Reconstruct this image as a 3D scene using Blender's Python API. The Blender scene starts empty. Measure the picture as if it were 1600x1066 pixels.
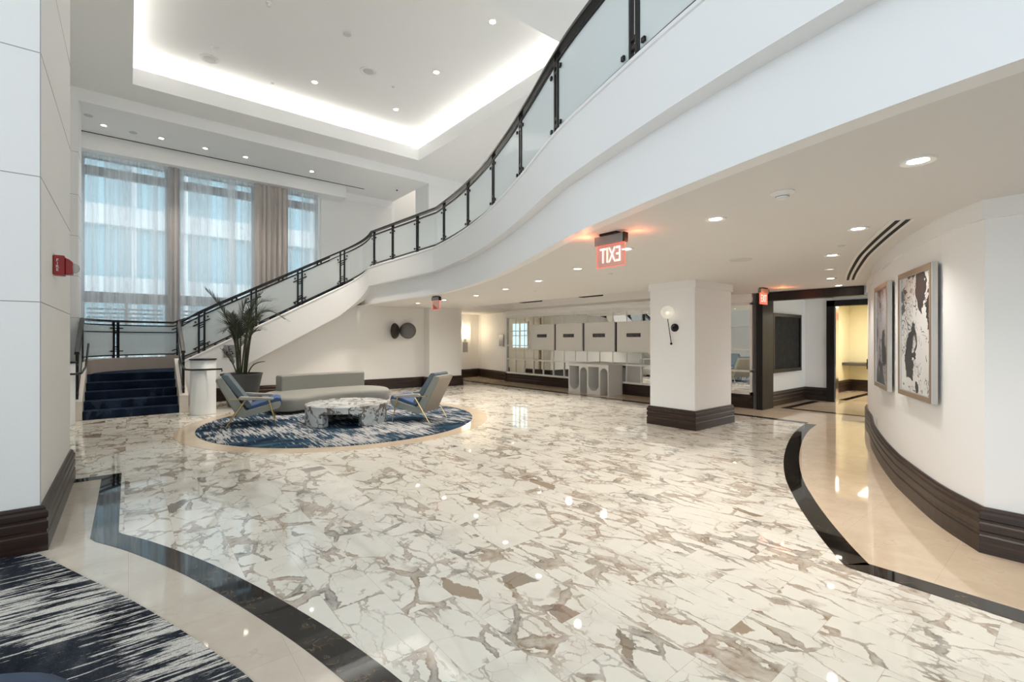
import bpy, bmesh, math, random
from mathutils import Vector, Matrix
from mathutils.geometry import tessellate_polygon

random.seed(7)
PI = math.pi
SC = bpy.context.scene
COL = SC.collection

# ------------------------------------------------------------------ camera
cd = bpy.data.cameras.new('camera')
cam = bpy.data.objects.new('camera', cd)
COL.objects.link(cam)
cam.location = (0, 0, 1.55)
cam.rotation_euler = (PI/2, 0, math.radians(50.8-90))
cd.sensor_width = 36.0
cd.lens = 735.0/1600*36.0
cd.shift_y = -3.0/1600
cd.clip_start = 0.02
cd.clip_end = 300
SC.camera = cam

# ------------------------------------------------------------------ world / exposure
SC.view_settings.view_transform = 'Standard'
SC.view_settings.look = 'None'
SC.view_settings.gamma = 1.0
SC.view_settings.use_curve_mapping = False
SC.view_settings.exposure = 0.58
w = bpy.data.worlds.new('World')
SC.world = w
w.use_nodes = True
bg = w.node_tree.nodes['Background']
bg.inputs['Color'].default_value = (0.83, 0.925, 1.0, 1)
bg.inputs['Strength'].default_value = 1.75
SC.cycles.max_bounces = 9
SC.cycles.diffuse_bounces = 7
SC.cycles.glossy_bounces = 4
SC.cycles.transmission_bounces = 6
SC.cycles.transparent_max_bounces = 10
SC.cycles.sample_clamp_indirect = 4.0
SC.cycles.caustics_reflective = False
SC.cycles.caustics_refractive = False
SC.cycles.use_denoising = True

WARM = (1.0, 0.945, 0.875)
DOWN_W = 44.0       # low-ceiling downlights
HIGH_W = 460.0       # tall-ceiling downlights
COVE_W = 18.0


def light(name, kind, loc, energy, color=(1, 1, 1), rot=(0, 0, 0), parent=None, **kw):
    d = bpy.data.lights.new(name, kind)
    d.energy = energy
    d.color = color
    for k, v in kw.items():
        setattr(d, k, v)
    o = bpy.data.objects.new(name, d)
    COL.objects.link(o)
    o.location = loc
    o.rotation_euler = rot
    if parent:
        o.parent = parent
    return o


# daylight portals in the glazed openings (guide the sky light only)
def portal(loc, rot, sx, sy):
    o = light('sky_portal', 'AREA', loc, 1.0, rot=rot, shape='RECTANGLE', size=sx, size_y=sy)
    o.data.cycles.is_portal = True


portal((-6.05, 0.45, 3.2), (0, -PI/2, 0), 6.2, 8.8)
portal((-1.0, -4.05, 4.8), (PI/2, 0, 0), 9.6, 2.8)
portal((2.0, 16.35, 3.4), (-PI/2, 0, 0), 6.2, 6.2)

# ------------------------------------------------------------------ helpers
M = {}


def newmat(name):
    m = bpy.data.materials.new(name)
    m.use_nodes = True
    nt = m.node_tree
    b = nt.nodes['Principled BSDF']
    M[name] = m
    return m, nt, b


def N(nt, kind, **kw):
    n = nt.nodes.new(kind)
    for k, v in kw.items():
        setattr(n, k, v)
    return n


def setin(n, **kw):
    for k, v in kw.items():
        n.inputs[k].default_value = v


def simple(name, col, rough=0.5, metal=0.0, spec=0.5, bump=0.0, bscale=60.0, emit=None, estr=0.0, var=0.0):
    m, nt, b = newmat(name)
    b.inputs['Base Color'].default_value = (*col, 1)
    b.inputs['Roughness'].default_value = rough
    b.inputs['Metallic'].default_value = metal
    b.inputs['Specular IOR Level'].default_value = spec
    if emit:
        b.inputs['Emission Color'].default_value = (*emit, 1)
        b.inputs['Emission Strength'].default_value = estr
    if bump or var:
        tc = N(nt, 'ShaderNodeTexCoord')
        no = N(nt, 'ShaderNodeTexNoise')
        no.inputs['Scale'].default_value = bscale
        no.inputs['Detail'].default_value = 4
        nt.links.new(tc.outputs['Object'], no.inputs['Vector'])
        if bump:
            bp = N(nt, 'ShaderNodeBump')
            bp.inputs['Strength'].default_value = bump
            bp.inputs['Distance'].default_value = 0.01
            nt.links.new(no.outputs['Fac'], bp.inputs['Height'])
            nt.links.new(bp.outputs['Normal'], b.inputs['Normal'])
        if var:
            mx = N(nt, 'ShaderNodeMix', data_type='RGBA')
            mx.inputs['A'].default_value = (*[c*(1-var) for c in col], 1)
            mx.inputs['B'].default_value = (*[min(1, c*(1+var)) for c in col], 1)
            nt.links.new(no.outputs['Fac'], mx.inputs['Factor'])
            nt.links.new(mx.outputs['Result'], b.inputs['Base Color'])
    return m


def math_(nt, op, a, b=None):
    n = N(nt, 'ShaderNodeMath', operation=op)
    for i, v in enumerate((a, b)):
        if v is None:
            continue
        if isinstance(v, (int, float)):
            n.inputs[i].default_value = v
        else:
            nt.links.new(v, n.inputs[i])
    return n.outputs[0]


def ramp(nt, fac, stops, interp='LINEAR'):
    r = N(nt, 'ShaderNodeValToRGB')
    r.color_ramp.interpolation = interp
    e = r.color_ramp.elements
    while len(e) < len(stops):
        e.new(0.5)
    for el, (p, c) in zip(e, stops):
        el.position = p
        el.color = (*c, 1) if len(c) == 3 else c
    nt.links.new(fac, r.inputs['Fac'])
    return r.outputs['Color']


def mixc(nt, fac, a, b, blend='MIX'):
    m = N(nt, 'ShaderNodeMix', data_type='RGBA', blend_type=blend)
    for sock, v in (('Factor', fac), ('A', a), ('B', b)):
        if isinstance(v, (int, float)):
            m.inputs[sock].default_value = v
        elif isinstance(v, tuple):
            m.inputs[sock].default_value = (*v, 1)
        else:
            nt.links.new(v, m.inputs[sock])
    return m.outputs['Result']


# ------------------------------------------------------------------ materials
simple('white_paint', (0.86, 0.86, 0.855), 0.55, bump=0.03, bscale=200)
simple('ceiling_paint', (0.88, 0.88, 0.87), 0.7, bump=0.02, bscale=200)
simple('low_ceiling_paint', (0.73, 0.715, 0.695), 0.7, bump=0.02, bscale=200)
simple('wall_vinyl', (0.80, 0.79, 0.77), 0.6, bump=0.05, bscale=150, var=0.02)
simple('fascia_paint', (0.87, 0.87, 0.87), 0.5, bump=0.02, bscale=150)
simple('cream_paint', (0.78, 0.73, 0.54), 0.6)
simple('taupe_panel', (0.42, 0.36, 0.31), 0.7, bump=0.1, bscale=120)
simple('drum_white', (0.80, 0.81, 0.80), 0.35)
simple('cheek_stone', (0.66, 0.61, 0.55), 0.4, var=0.05, bscale=20)
simple('black_metal', (0.018, 0.017, 0.017), 0.35, metal=0.6)
simple('bronze_metal', (0.05, 0.042, 0.038), 0.4, metal=0.8)
simple('brass', (0.72, 0.55, 0.28), 0.25, metal=1.0)
simple('chrome', (0.8, 0.8, 0.8), 0.15, metal=1.0)
simple('silver_leaf', (0.55, 0.53, 0.50), 0.35, metal=0.8)
simple('champagne_wood', (0.36, 0.27, 0.19), 0.4, metal=0.5)
simple('grey_plate', (0.33, 0.33, 0.34), 0.4, metal=0.4)
simple('seam_dark', (0.30, 0.29, 0.28), 0.8)
simple('slot_black', (0.006, 0.006, 0.006), 0.8)
simple('white_plastic', (0.80, 0.80, 0.78), 0.4)
simple('grey_mesh', (0.60, 0.60, 0.59), 0.6)
simple('alarm_red', (0.28, 0.012, 0.012), 0.4)
simple('letter_white', (0.85, 0.85, 0.85), 0.5)
simple('sofa_fabric', (0.255, 0.255, 0.232), 0.9, bump=0.25, bscale=350, var=0.06)
simple('chair_leather', (0.30, 0.32, 0.285), 0.5, bump=0.08, bscale=120)
simple('chair_tan', (0.33, 0.285, 0.235), 0.55)
simple('arm_pad', (0.40, 0.385, 0.34), 0.55, bump=0.05, bscale=120)
simple('cushion_blue', (0.06, 0.115, 0.25), 0.8, bump=0.2, bscale=300)
simple('cushion_slate', (0.13, 0.17, 0.20), 0.8, bump=0.2, bscale=300)
simple('pouf_navy', (0.045, 0.07, 0.12), 0.85, bump=0.2, bscale=300)
simple('plinth_dark', (0.02, 0.02, 0.02), 0.6)
simple('pot_grey', (0.060, 0.063, 0.066), 0.55, bump=0.1, bscale=80)
simple('soil', (0.012, 0.010, 0.008), 0.95)
simple('palm_leaf', (0.022, 0.032, 0.016), 0.45, var=0.35, bscale=6)
simple('palm_stem', (0.045, 0.05, 0.025), 0.6)
simple('console_white', (0.68, 0.675, 0.66), 0.45)
simple('console_grey', (0.36, 0.36, 0.355), 0.6)
simple('art_white', (0.70, 0.69, 0.67), 0.5, bump=0.1, bscale=60)
simple('lamp_glow', (1, 1, 1), 0.5, emit=(1.0, 0.87, 0.70), estr=22.0)
simple('lamp_dim', (0.8, 0.78, 0.72), 0.5, emit=(1.0, 0.87, 0.70), estr=0.9)
simple('bulb_soft', (1, 1, 1), 0.5, emit=(1.0, 0.87, 0.70), estr=2.0)
simple('sconce_glow', (1, 0.9, 0.7), 0.5, emit=(1.0, 0.83, 0.58), estr=7.0)
simple('exit_red', (0.8, 0.05, 0.03), 0.4, emit=(1.0, 0.16, 0.10), estr=0.8)
simple('exit_white', (0.95, 0.8, 0.75), 0.4, emit=(1.0, 0.62, 0.52), estr=0.75)
simple('exit_housing', (0.30, 0.31, 0.31), 0.35, metal=0.9)
simple('louver_white', (0.72, 0.72, 0.72), 0.6)
simple('building_white', (0.80, 0.80, 0.79), 0.7)
simple('building_teal', (0.40, 0.55, 0.60), 0.25)
simple('building_grey', (0.42, 0.42, 0.41), 0.8)
simple('frame_grey', (0.30, 0.29, 0.29), 0.5, metal=0.2)
simple('drape_grey', (0.46, 0.45, 0.45), 0.95)
simple('drape_taupe', (0.50, 0.46, 0.43), 0.95)
simple('ledge_dark', (0.07, 0.065, 0.062), 0.3)


def wood():
    m, nt, b = newmat('dark_wood')
    tc = N(nt, 'ShaderNodeTexCoord')
    mp = N(nt, 'ShaderNodeMapping')
    mp.inputs['Scale'].default_value = (1.2, 1.2, 34)
    no = N(nt, 'ShaderNodeTexNoise')
    setin(no, Scale=2.0, Detail=5, Distortion=0.6)
    nt.links.new(tc.outputs['Object'], mp.inputs['Vector'])
    nt.links.new(mp.outputs['Vector'], no.inputs['Vector'])
    c = ramp(nt, no.outputs['Fac'], [(0.3, (0.011, 0.006, 0.0045)), (0.55, (0.030, 0.014, 0.009)), (0.75, (0.060, 0.030, 0.019))])
    nt.links.new(c, b.inputs['Base Color'])
    b.inputs['Roughness'].default_value = 0.33
    m, nt, b = newmat('portal_wood')
    tc = N(nt, 'ShaderNodeTexCoord')
    mp = N(nt, 'ShaderNodeMapping')
    mp.inputs['Scale'].default_value = (30, 30, 0.8)
    no = N(nt, 'ShaderNodeTexNoise')
    setin(no, Scale=2.0, Detail=4)
    nt.links.new(tc.outputs['Object'], mp.inputs['Vector'])
    nt.links.new(mp.outputs['Vector'], no.inputs['Vector'])
    c = ramp(nt, no.outputs['Fac'], [(0.3, (0.006, 0.005, 0.005)), (0.7, (0.022, 0.017, 0.015))])
    nt.links.new(c, b.inputs['Base Color'])
    b.inputs['Roughness'].default_value = 0.38
    b.inputs['Specular IOR Level'].default_value = 0.3


wood()


def marble_floor():
    m, nt, b = newmat('breccia_marble')
    L = nt.links.new
    tc = N(nt, 'ShaderNodeTexCoord')
    sx = N(nt, 'ShaderNodeSeparateXYZ')
    L(tc.outputs['Object'], sx.inputs[0])
    X, Y = sx.outputs['X'], sx.outputs['Y']
    # tile grid 0.31 x 0.605, half-bond
    rx = math_(nt, 'DIVIDE', math_(nt, 'ADD', X, 0.03), 0.31)
    row = math_(nt, 'FLOOR', rx)
    fx = math_(nt, 'FRACT', rx)
    half = math_(nt, 'MULTIPLY', math_(nt, 'MODULO', math_(nt, 'ADD', row, 100), 2.0), 0.5)
    ry = math_(nt, 'ADD', math_(nt, 'DIVIDE', Y, 0.605), half)
    colr = math_(nt, 'FLOOR', ry)
    fy = math_(nt, 'FRACT', ry)
    ex = math_(nt, 'MULTIPLY', math_(nt, 'MINIMUM', fx, math_(nt, 'SUBTRACT', 1.0, fx)), 0.31)
    ey = math_(nt, 'MULTIPLY', math_(nt, 'MINIMUM', fy, math_(nt, 'SUBTRACT', 1.0, fy)), 0.605)
    joint = math_(nt, 'LESS_THAN', math_(nt, 'MINIMUM', ex, ey), 0.0011)
    cid = N(nt, 'ShaderNodeCombineXYZ')
    L(row, cid.inputs[0])
    L(colr, cid.inputs[1])
    wn = N(nt, 'ShaderNodeTexWhiteNoise', noise_dimensions='3D')
    L(cid.outputs[0], wn.inputs['Vector'])
    off = N(nt, 'ShaderNodeVectorMath', operation='SCALE')
    L(wn.outputs['Color'], off.inputs[0])
    off.inputs['Scale'].default_value = 23.0
    add = N(nt, 'ShaderNodeVectorMath', operation='ADD')
    L(tc.outputs['Object'], add.inputs[0])
    L(off.outputs[0], add.inputs[1])
    sw = N(nt, 'ShaderNodeSeparateColor')
    L(wn.outputs['Color'], sw.inputs[0])
    R1, R2, R3 = sw.outputs[0], sw.outputs[1], sw.outputs[2]
    # large-scale field: streaky stone towards +X, blocky breccia towards the window side
    big = N(nt, 'ShaderNodeTexNoise')
    setin(big, Scale=0.35, Detail=1)
    L(tc.outputs['Object'], big.inputs['Vector'])
    # warp
    nz = N(nt, 'ShaderNodeTexNoise')
    setin(nz, Scale=4.0, Detail=3, Roughness=0.5)
    L(add.outputs[0], nz.inputs['Vector'])
    nsub = N(nt, 'ShaderNodeVectorMath', operation='SUBTRACT')
    L(nz.outputs['Color'], nsub.inputs[0])
    nsub.inputs[1].default_value = (0.5, 0.5, 0.5)
    nsc = N(nt, 'ShaderNodeVectorMath', operation='SCALE')
    L(nsub.outputs[0], nsc.inputs[0])
    nsc.inputs['Scale'].default_value = 0.10
    wv0 = N(nt, 'ShaderNodeVectorMath', operation='ADD')
    L(add.outputs[0], wv0.inputs[0])
    L(nsc.outputs[0], wv0.inputs[1])
    nf_ = N(nt, 'ShaderNodeTexNoise')
    setin(nf_, Scale=26.0, Detail=4, Roughness=0.65)
    L(add.outputs[0], nf_.inputs['Vector'])
    nfs = N(nt, 'ShaderNodeVectorMath', operation='SCALE')
    L(nf_.outputs['Color'], nfs.inputs[0])
    nfs.inputs['Scale'].default_value = 0.035
    wv = N(nt, 'ShaderNodeVectorMath', operation='ADD')
    L(wv0.outputs[0], wv.inputs[0])
    L(nfs.outputs[0], wv.inputs[1])

    def vor(scale, rot, stretch):
        mp = N(nt, 'ShaderNodeMapping')
        mp.inputs['Rotation'].default_value = (0, 0, rot)
        mp.inputs['Scale'].default_value = (1.0, stretch, 1.0)
        L(wv.outputs[0], mp.inputs['Vector'])
        v = N(nt, 'ShaderNodeTexVoronoi', feature='DISTANCE_TO_EDGE')
        v.inputs['Scale'].default_value = scale
        L(mp.outputs[0], v.inputs['Vector'])
        return v.outputs['Distance'], mp
    d1, mp1 = vor(3.9, 0.5, 0.66)        # blocky breccia
    d2, mp2 = vor(8.5, 0.55, 0.26)       # drawn-out slivers
    d3, mp3 = vor(11.5, 0.5, 0.55)        # small rubble
    n2 = N(nt, 'ShaderNodeTexNoise')
    setin(n2, Scale=3.4, Detail=3)
    L(add.outputs[0], n2.inputs['Vector'])
    n3 = N(nt, 'ShaderNodeTexNoise')
    setin(n3, Scale=14.0, Detail=4)
    L(wv.outputs[0], n3.inputs['Vector'])
    n5 = N(nt, 'ShaderNodeTexNoise')
    setin(n5, Scale=2.1, Detail=4, Roughness=0.6)
    L(add.outputs[0], n5.inputs['Vector'])
    thick = math_(nt, 'MULTIPLY', math_(nt, 'POWER', math_(nt, 'MAXIMUM', math_(nt, 'SUBTRACT', n5.outputs['Fac'], 0.30), 0.0), 2.2), 1.6)

    def vein(d, k, soft):
        t = math_(nt, 'MULTIPLY', thick, k)
        fill = N(nt, 'ShaderNodeMapRange')
        L(math_(nt, 'SUBTRACT', t, d), fill.inputs['Value'])
        setin(fill, **{'From Min': -0.004, 'From Max': 0.012})
        inner = N(nt, 'ShaderNodeMapRange')     # paler heart of the wide veins
        L(math_(nt, 'SUBTRACT', t, d), inner.inputs['Value'])
        setin(inner, **{'From Min': 0.01, 'From Max': 0.07, 'To Min': 1.0, 'To Max': 0.62})
        line = N(nt, 'ShaderNodeMapRange')
        L(d, line.inputs['Value'])
        setin(line, **{'From Min': soft*0.25, 'From Max': soft, 'To Min': 0.75, 'To Max': 0.0})
        return math_(nt, 'MAXIMUM', math_(nt, 'MULTIPLY', fill.outputs['Result'], inner.outputs['Result']), line.outputs['Result'])
    v1 = vein(d1, 0.8, 0.012)
    v2 = vein(d2, 1.1, 0.035)
    v3 = vein(d3, 1.0, 0.03)
    # choose style per tile biased by x
    sx2 = math_(nt, 'ADD', math_(nt, 'MULTIPLY', X, 0.085), math_(nt, 'MULTIPLY', R1, 0.55))
    sel = math_(nt, 'GREATER_THAN', math_(nt, 'ADD', sx2, math_(nt, 'MULTIPLY', math_(nt, 'SUBTRACT', big.outputs['Fac'], 0.5), 0.8)), 0.56)
    vsel = N(nt, 'ShaderNodeMix', data_type='FLOAT')
    L(sel, vsel.inputs['Factor'])
    L(v1, vsel.inputs['A'])
    L(v2, vsel.inputs['B'])
    rub = math_(nt, 'MULTIPLY', v3, ramp(nt, n2.outputs['Fac'], [(0.49, (0, 0, 0)), (0.55, (1, 1, 1))]))
    V = math_(nt, 'MAXIMUM', vsel.outputs['Result'], math_(nt, 'MULTIPLY', rub, 0.8))
    V = math_(nt, 'MULTIPLY', V, ramp(nt, n3.outputs['Fac'], [(0.25, (0.45, 0.45, 0.45)), (0.6, (1, 1, 1))]))
    V = math_(nt, 'MULTIPLY', V, ramp(nt, n5.outputs['Fac'], [(0.34, (0.12, 0.12, 0.12)), (0.56, (1, 1, 1))]))
    # colours
    base = mixc(nt, n3.outputs['Fac'], (0.82, 0.775, 0.67), (0.90, 0.865, 0.785))
    base = mixc(nt, math_(nt, 'MULTIPLY', R2, 0.25), base, (0.78, 0.73, 0.64))
    ncol = N(nt, 'ShaderNodeTexNoise')
    setin(ncol, Scale=1.6, Detail=2)
    L(add.outputs[0], ncol.inputs['Vector'])
    vc = ramp(nt, ncol.outputs['Fac'], [(0.28, (0.055, 0.040, 0.030)), (0.42, (0.12, 0.08, 0.048)), (0.52, (0.24, 0.14, 0.055)), (0.62, (0.26, 0.145, 0.08)), (0.75, (0.14, 0.105, 0.092))])
    wash = ramp(nt, n2.outputs['Fac'], [(0.5, (0, 0, 0)), (0.75, (0.4, 0.4, 0.4))])
    c = mixc(nt, wash, base, mixc(nt, 0.5, base, vc))
    c = mixc(nt, math_(nt, 'MULTIPLY', V, 0.92), c, vc)
    # solid dark clasts
    vcell = N(nt, 'ShaderNodeTexVoronoi', feature='F1')
    vcell.inputs['Scale'].default_value = 4.6
    L(mp1.outputs[0], vcell.inputs['Vector'])
    scs = N(nt, 'ShaderNodeSeparateColor')
    L(vcell.outputs['Color'], scs.inputs[0])
    clast = math_(nt, 'MULTIPLY', math_(nt, 'GREATER_THAN', scs.outputs[0], 0.972), math_(nt, 'SUBTRACT', 1.0, sel))
    c = mixc(nt, math_(nt, 'MULTIPLY', clast, 0.75), c, vc)
    c = mixc(nt, math_(nt, 'MULTIPLY', joint, 0.45), c, (0.25, 0.22, 0.18))
    L(c, b.inputs['Base Color'])
    b.inputs['Roughness'].default_value = 0.03
    b.inputs['Specular IOR Level'].default_value = 0.75


marble_floor()


def tile_stone(name, c1, c2, veinc, w_, h_, rough=0.08, vscale=1.5, joint=0.001, jc=(0.35, 0.27, 0.18)):
    m, nt, b = newmat(name)
    L = nt.links.new
    tc = N(nt, 'ShaderNodeTexCoord')
    n1 = N(nt, 'ShaderNodeTexNoise')
    setin(n1, Scale=vscale*3, Detail=6, Roughness=0.65, Distortion=0.6)
    L(tc.outputs['Object'], n1.inputs['Vector'])
    c = ramp(nt, n1.outputs['Fac'], [(0.3, c1), (0.7, c2)])
    if veinc:
        v = N(nt, 'ShaderNodeTexVoronoi', feature='DISTANCE_TO_EDGE')
        v.inputs['Scale'].default_value = vscale
        mx = N(nt, 'ShaderNodeVectorMath', operation='ADD')
        L(tc.outputs['Object'], mx.inputs[0])
        n2 = N(nt, 'ShaderNodeTexNoise')
        setin(n2, Scale=vscale*2, Detail=5)
        L(tc.outputs['Object'], n2.inputs['Vector'])
        L(n2.outputs['Color'], mx.inputs[1])
        L(mx.outputs[0], v.inputs['Vector'])
        f = ramp(nt, v.outputs['Distance'], [(0.0, (1, 1, 1)), (0.02, (0, 0, 0))])
        f2 = math_(nt, 'MULTIPLY', f, ramp(nt, n1.outputs['Fac'], [(0.45, (0, 0, 0)), (0.7, (1, 1, 1))]))
        c = mixc(nt, f2, c, veinc)
    if w_:
        br = N(nt, 'ShaderNodeTexBrick')
        br.offset = 0.0
        br.inputs['Scale'].default_value = 1.0
        br.inputs['Brick Width'].default_value = w_
        br.inputs['Row Height'].default_value = h_
        br.inputs['Mortar Size'].default_value = joint
        br.inputs['Mortar Smooth'].default_value = 0.0
        br.inputs['Color1'].default_value = (0, 0, 0, 1)
        br.inputs['Color2'].default_value = (0.25, 0.25, 0.25, 1)
        br.inputs['Mortar'].default_value = (1, 1, 1, 1)
        L(tc.outputs['Object'], br.inputs['Vector'])
        c = mixc(nt, math_(nt, 'MULTIPLY', br.outputs['Color'], 0.5), c, jc)
    L(c, b.inputs['Base Color'])
    b.inputs['Roughness'].default_value = rough
    return m


tile_stone('beige_tile', (0.64, 0.50, 0.36), (0.73, 0.60, 0.45), (0.52, 0.40, 0.28), 0.62, 0.62, 0.04)
tile_stone('beige_pale', (0.60, 0.52, 0.42), (0.69, 0.61, 0.51), (0.50, 0.42, 0.33), 0.62, 0.62, 0.04)
tile_stone('black_marble', (0.008, 0.007, 0.006), (0.022, 0.018, 0.014), (0.28, 0.18, 0.10), 0, 0, 0.03, 2.5)


def viola():
    m, nt, b = newmat('viola_marble')
    L = nt.links.new
    tc = N(nt, 'ShaderNodeTexCoord')
    n2 = N(nt, 'ShaderNodeTexNoise')
    setin(n2, Scale=3.5, Detail=6, Roughness=0.62)
    L(tc.outputs['Object'], n2.inputs['Vector'])
    ad = N(nt, 'ShaderNodeVectorMath', operation='ADD')
    L(tc.outputs['Object'], ad.inputs[0])
    L(n2.outputs['Color'], ad.inputs[1])
    v = N(nt, 'ShaderNodeTexVoronoi', feature='DISTANCE_TO_EDGE')
    v.inputs['Scale'].default_value = 2.4
    L(ad.outputs[0], v.inputs['Vector'])
    n1 = N(nt, 'ShaderNodeTexNoise')
    setin(n1, Scale=2.2, Detail=5, Distortion=0.8)
    L(tc.outputs['Object'], n1.inputs['Vector'])
    base = ramp(nt, n2.outputs['Fac'], [(0.35, (0.66, 0.68, 0.68)), (0.6, (0.50, 0.55, 0.57)), (0.72, (0.16, 0.14, 0.15))])
    wid = math_(nt, 'MULTIPLY', math_(nt, 'POWER', n1.outputs['Fac'], 2.4), 0.38)
    f = math_(nt, 'LESS_THAN', v.outputs['Distance'], wid)
    dark = ramp(nt, n1.outputs['Fac'], [(0.4, (0.05, 0.038, 0.04)), (0.6, (0.15, 0.10, 0.075)), (0.7, (0.035, 0.03, 0.03))])
    c = mixc(nt, math_(nt, 'MULTIPLY', f, 0.85), base, dark)
    L(c, b.inputs['Base Color'])
    b.inputs['Roughness'].default_value = 0.12


viola()


def streak_carpet(name, along_y, cols, seed=0.0, s_long=1.1, s_cross=16.0, th=0.52):
    m, nt, b = newmat(name)
    L = nt.links.new
    tc = N(nt, 'ShaderNodeTexCoord')
    mp = N(nt, 'ShaderNodeMapping')
    mp.inputs['Location'].default_value = (seed, seed*1.7, 0)
    mp.inputs['Scale'].default_value = (s_cross, s_long, 1) if along_y else (s_long, s_cross, 1)
    L(tc.outputs['Object'], mp.inputs['Vector'])
    n = N(nt, 'ShaderNodeTexNoise')
    setin(n, Scale=1.5, Detail=6, Roughness=0.72)
    L(mp.outputs[0], n.inputs['Vector'])
    lo = N(nt, 'ShaderNodeTexNoise')
    setin(lo, Scale=1.0, Detail=2)
    L(tc.outputs['Object'], lo.inputs['Vector'])
    s = math_(nt, 'ADD', n.outputs['Fac'], math_(nt, 'MULTIPLY', math_(nt, 'SUBTRACT', lo.outputs['Fac'], 0.5), 0.62))
    f = ramp(nt, s, [(th-0.012, (0, 0, 0)), (th+0.012, (1, 1, 1))])
    mp2 = N(nt, 'ShaderNodeMapping')
    mp2.inputs['Scale'].default_value = (1.2, 3, 1) if along_y else (3, 1.2, 1)
    L(tc.outputs['Object'], mp2.inputs['Vector'])
    n4 = N(nt, 'ShaderNodeTexNoise')
    setin(n4, Scale=1.4, Detail=5)
    L(mp2.outputs[0], n4.inputs['Vector'])
    dark = ramp(nt, n4.outputs['Fac'], [(0.35, cols[0]), (0.55, cols[1]), (0.7, cols[2])])
    c = mixc(nt, f, dark, cols[3])
    fi = N(nt, 'ShaderNodeTexNoise')
    setin(fi, Scale=170, Detail=2)
    L(tc.outputs['Object'], fi.inputs['Vector'])
    c = mixc(nt, 0.6, c, ramp(nt, fi.outputs['Fac'], [(0.35, (0.25, 0.25, 0.25)), (0.65, (0.75, 0.75, 0.75))]), 'OVERLAY')
    L(c, b.inputs['Base Color'])
    b.inputs['Roughness'].default_value = 0.95
    b.inputs['Specular IOR Level'].default_value = 0.1
    bp = N(nt, 'ShaderNodeBump')
    setin(bp, Strength=0.4, Distance=0.004)
    L(fi.outputs['Fac'], bp.inputs['Height'])
    L(bp.outputs['Normal'], b.inputs['Normal'])


streak_carpet('rug_streaks', True, [(0.006, 0.012, 0.03), (0.02, 0.055, 0.095), (0.06, 0.11, 0.14), (0.44, 0.44, 0.44)], 3.1, 1.2, 18.0, 0.53)
streak_carpet('carpet_streaks', False, [(0.008, 0.010, 0.016), (0.030, 0.035, 0.045), (0.12, 0.12, 0.12), (0.60, 0.57, 0.52)], 9.4, 1.7, 19.0, 0.535)
streak_carpet('stair_carpet', False, [(0.006, 0.011, 0.024), (0.010, 0.018, 0.038), (0.016, 0.027, 0.052), (0.03, 0.045, 0.075)], 1.0, 3, 9, 0.6)


def glassy(name, tint, trans, rough=0.15):
    m, nt, b = newmat(name)
    out = nt.nodes['Material Output']
    b.inputs['Base Color'].default_value = (*tint, 1)
    b.inputs['Roughness'].default_value = rough
    tr = N(nt, 'ShaderNodeBsdfTransparent')
    tr.inputs['Color'].default_value = (0.93, 0.96, 0.97, 1)
    tl = N(nt, 'ShaderNodeBsdfTranslucent')
    tl.inputs['Color'].default_value = (*tint, 1)
    m1 = N(nt, 'ShaderNodeMixShader')
    m1.inputs[0].default_value = 0.55
    nt.links.new(b.outputs[0], m1.inputs[1])
    nt.links.new(tl.outputs[0], m1.inputs[2])
    m2 = N(nt, 'ShaderNodeMixShader')
    m2.inputs[0].default_value = trans
    nt.links.new(m1.outputs[0], m2.inputs[1])
    nt.links.new(tr.outputs[0], m2.inputs[2])
    nt.links.new(m2.outputs[0], out.inputs['Surface'])


glassy('frosted_glass', (0.80, 0.83, 0.83), 0.34, 0.12)
glassy('sheer_fabric', (0.78, 0.775, 0.775), 0.40, 0.9)
_nt = M['sheer_fabric'].node_tree
_tc = N(_nt, 'ShaderNodeTexCoord')
_mp = N(_nt, 'ShaderNodeMapping')
_mp.inputs['Scale'].default_value = (4.5, 0.0, 0.02)
_no = N(_nt, 'ShaderNodeTexNoise')
setin(_no, Scale=1.0, Detail=5, Roughness=0.7)
_nt.links.new(_tc.outputs['Object'], _mp.inputs['Vector'])
_nt.links.new(_mp.outputs[0], _no.inputs['Vector'])
_f = ramp(_nt, _no.outputs['Fac'], [(0.36, (0.05, 0.05, 0.05)), (0.62, (0.62, 0.62, 0.62))])
for _n in _nt.nodes:
    if _n.bl_idname == 'ShaderNodeMixShader' and any(l.to_node.bl_idname == 'ShaderNodeOutputMaterial' for l in _n.outputs[0].links):
        _nt.links.new(_f, _n.inputs[0])
glassy('sconce_glass', (0.85, 0.84, 0.80), 0.25, 0.1)
glassy('acrylic_pink', (0.80, 0.50, 0.46), 0.55, 0.05)
glassy('window_glass', (0.6, 0.7, 0.72), 0.93, 0.02)
glassy('lens_glass', (0.7, 0.7, 0.7), 0.5, 0.03)

mm, nt_, b_ = newmat('mirror_glass')
b_.inputs['Base Color'].default_value = (0.80, 0.82, 0.81, 1)
b_.inputs['Metallic'].default_value = 1.0
b_.inputs['Roughness'].default_value = 0.01


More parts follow.
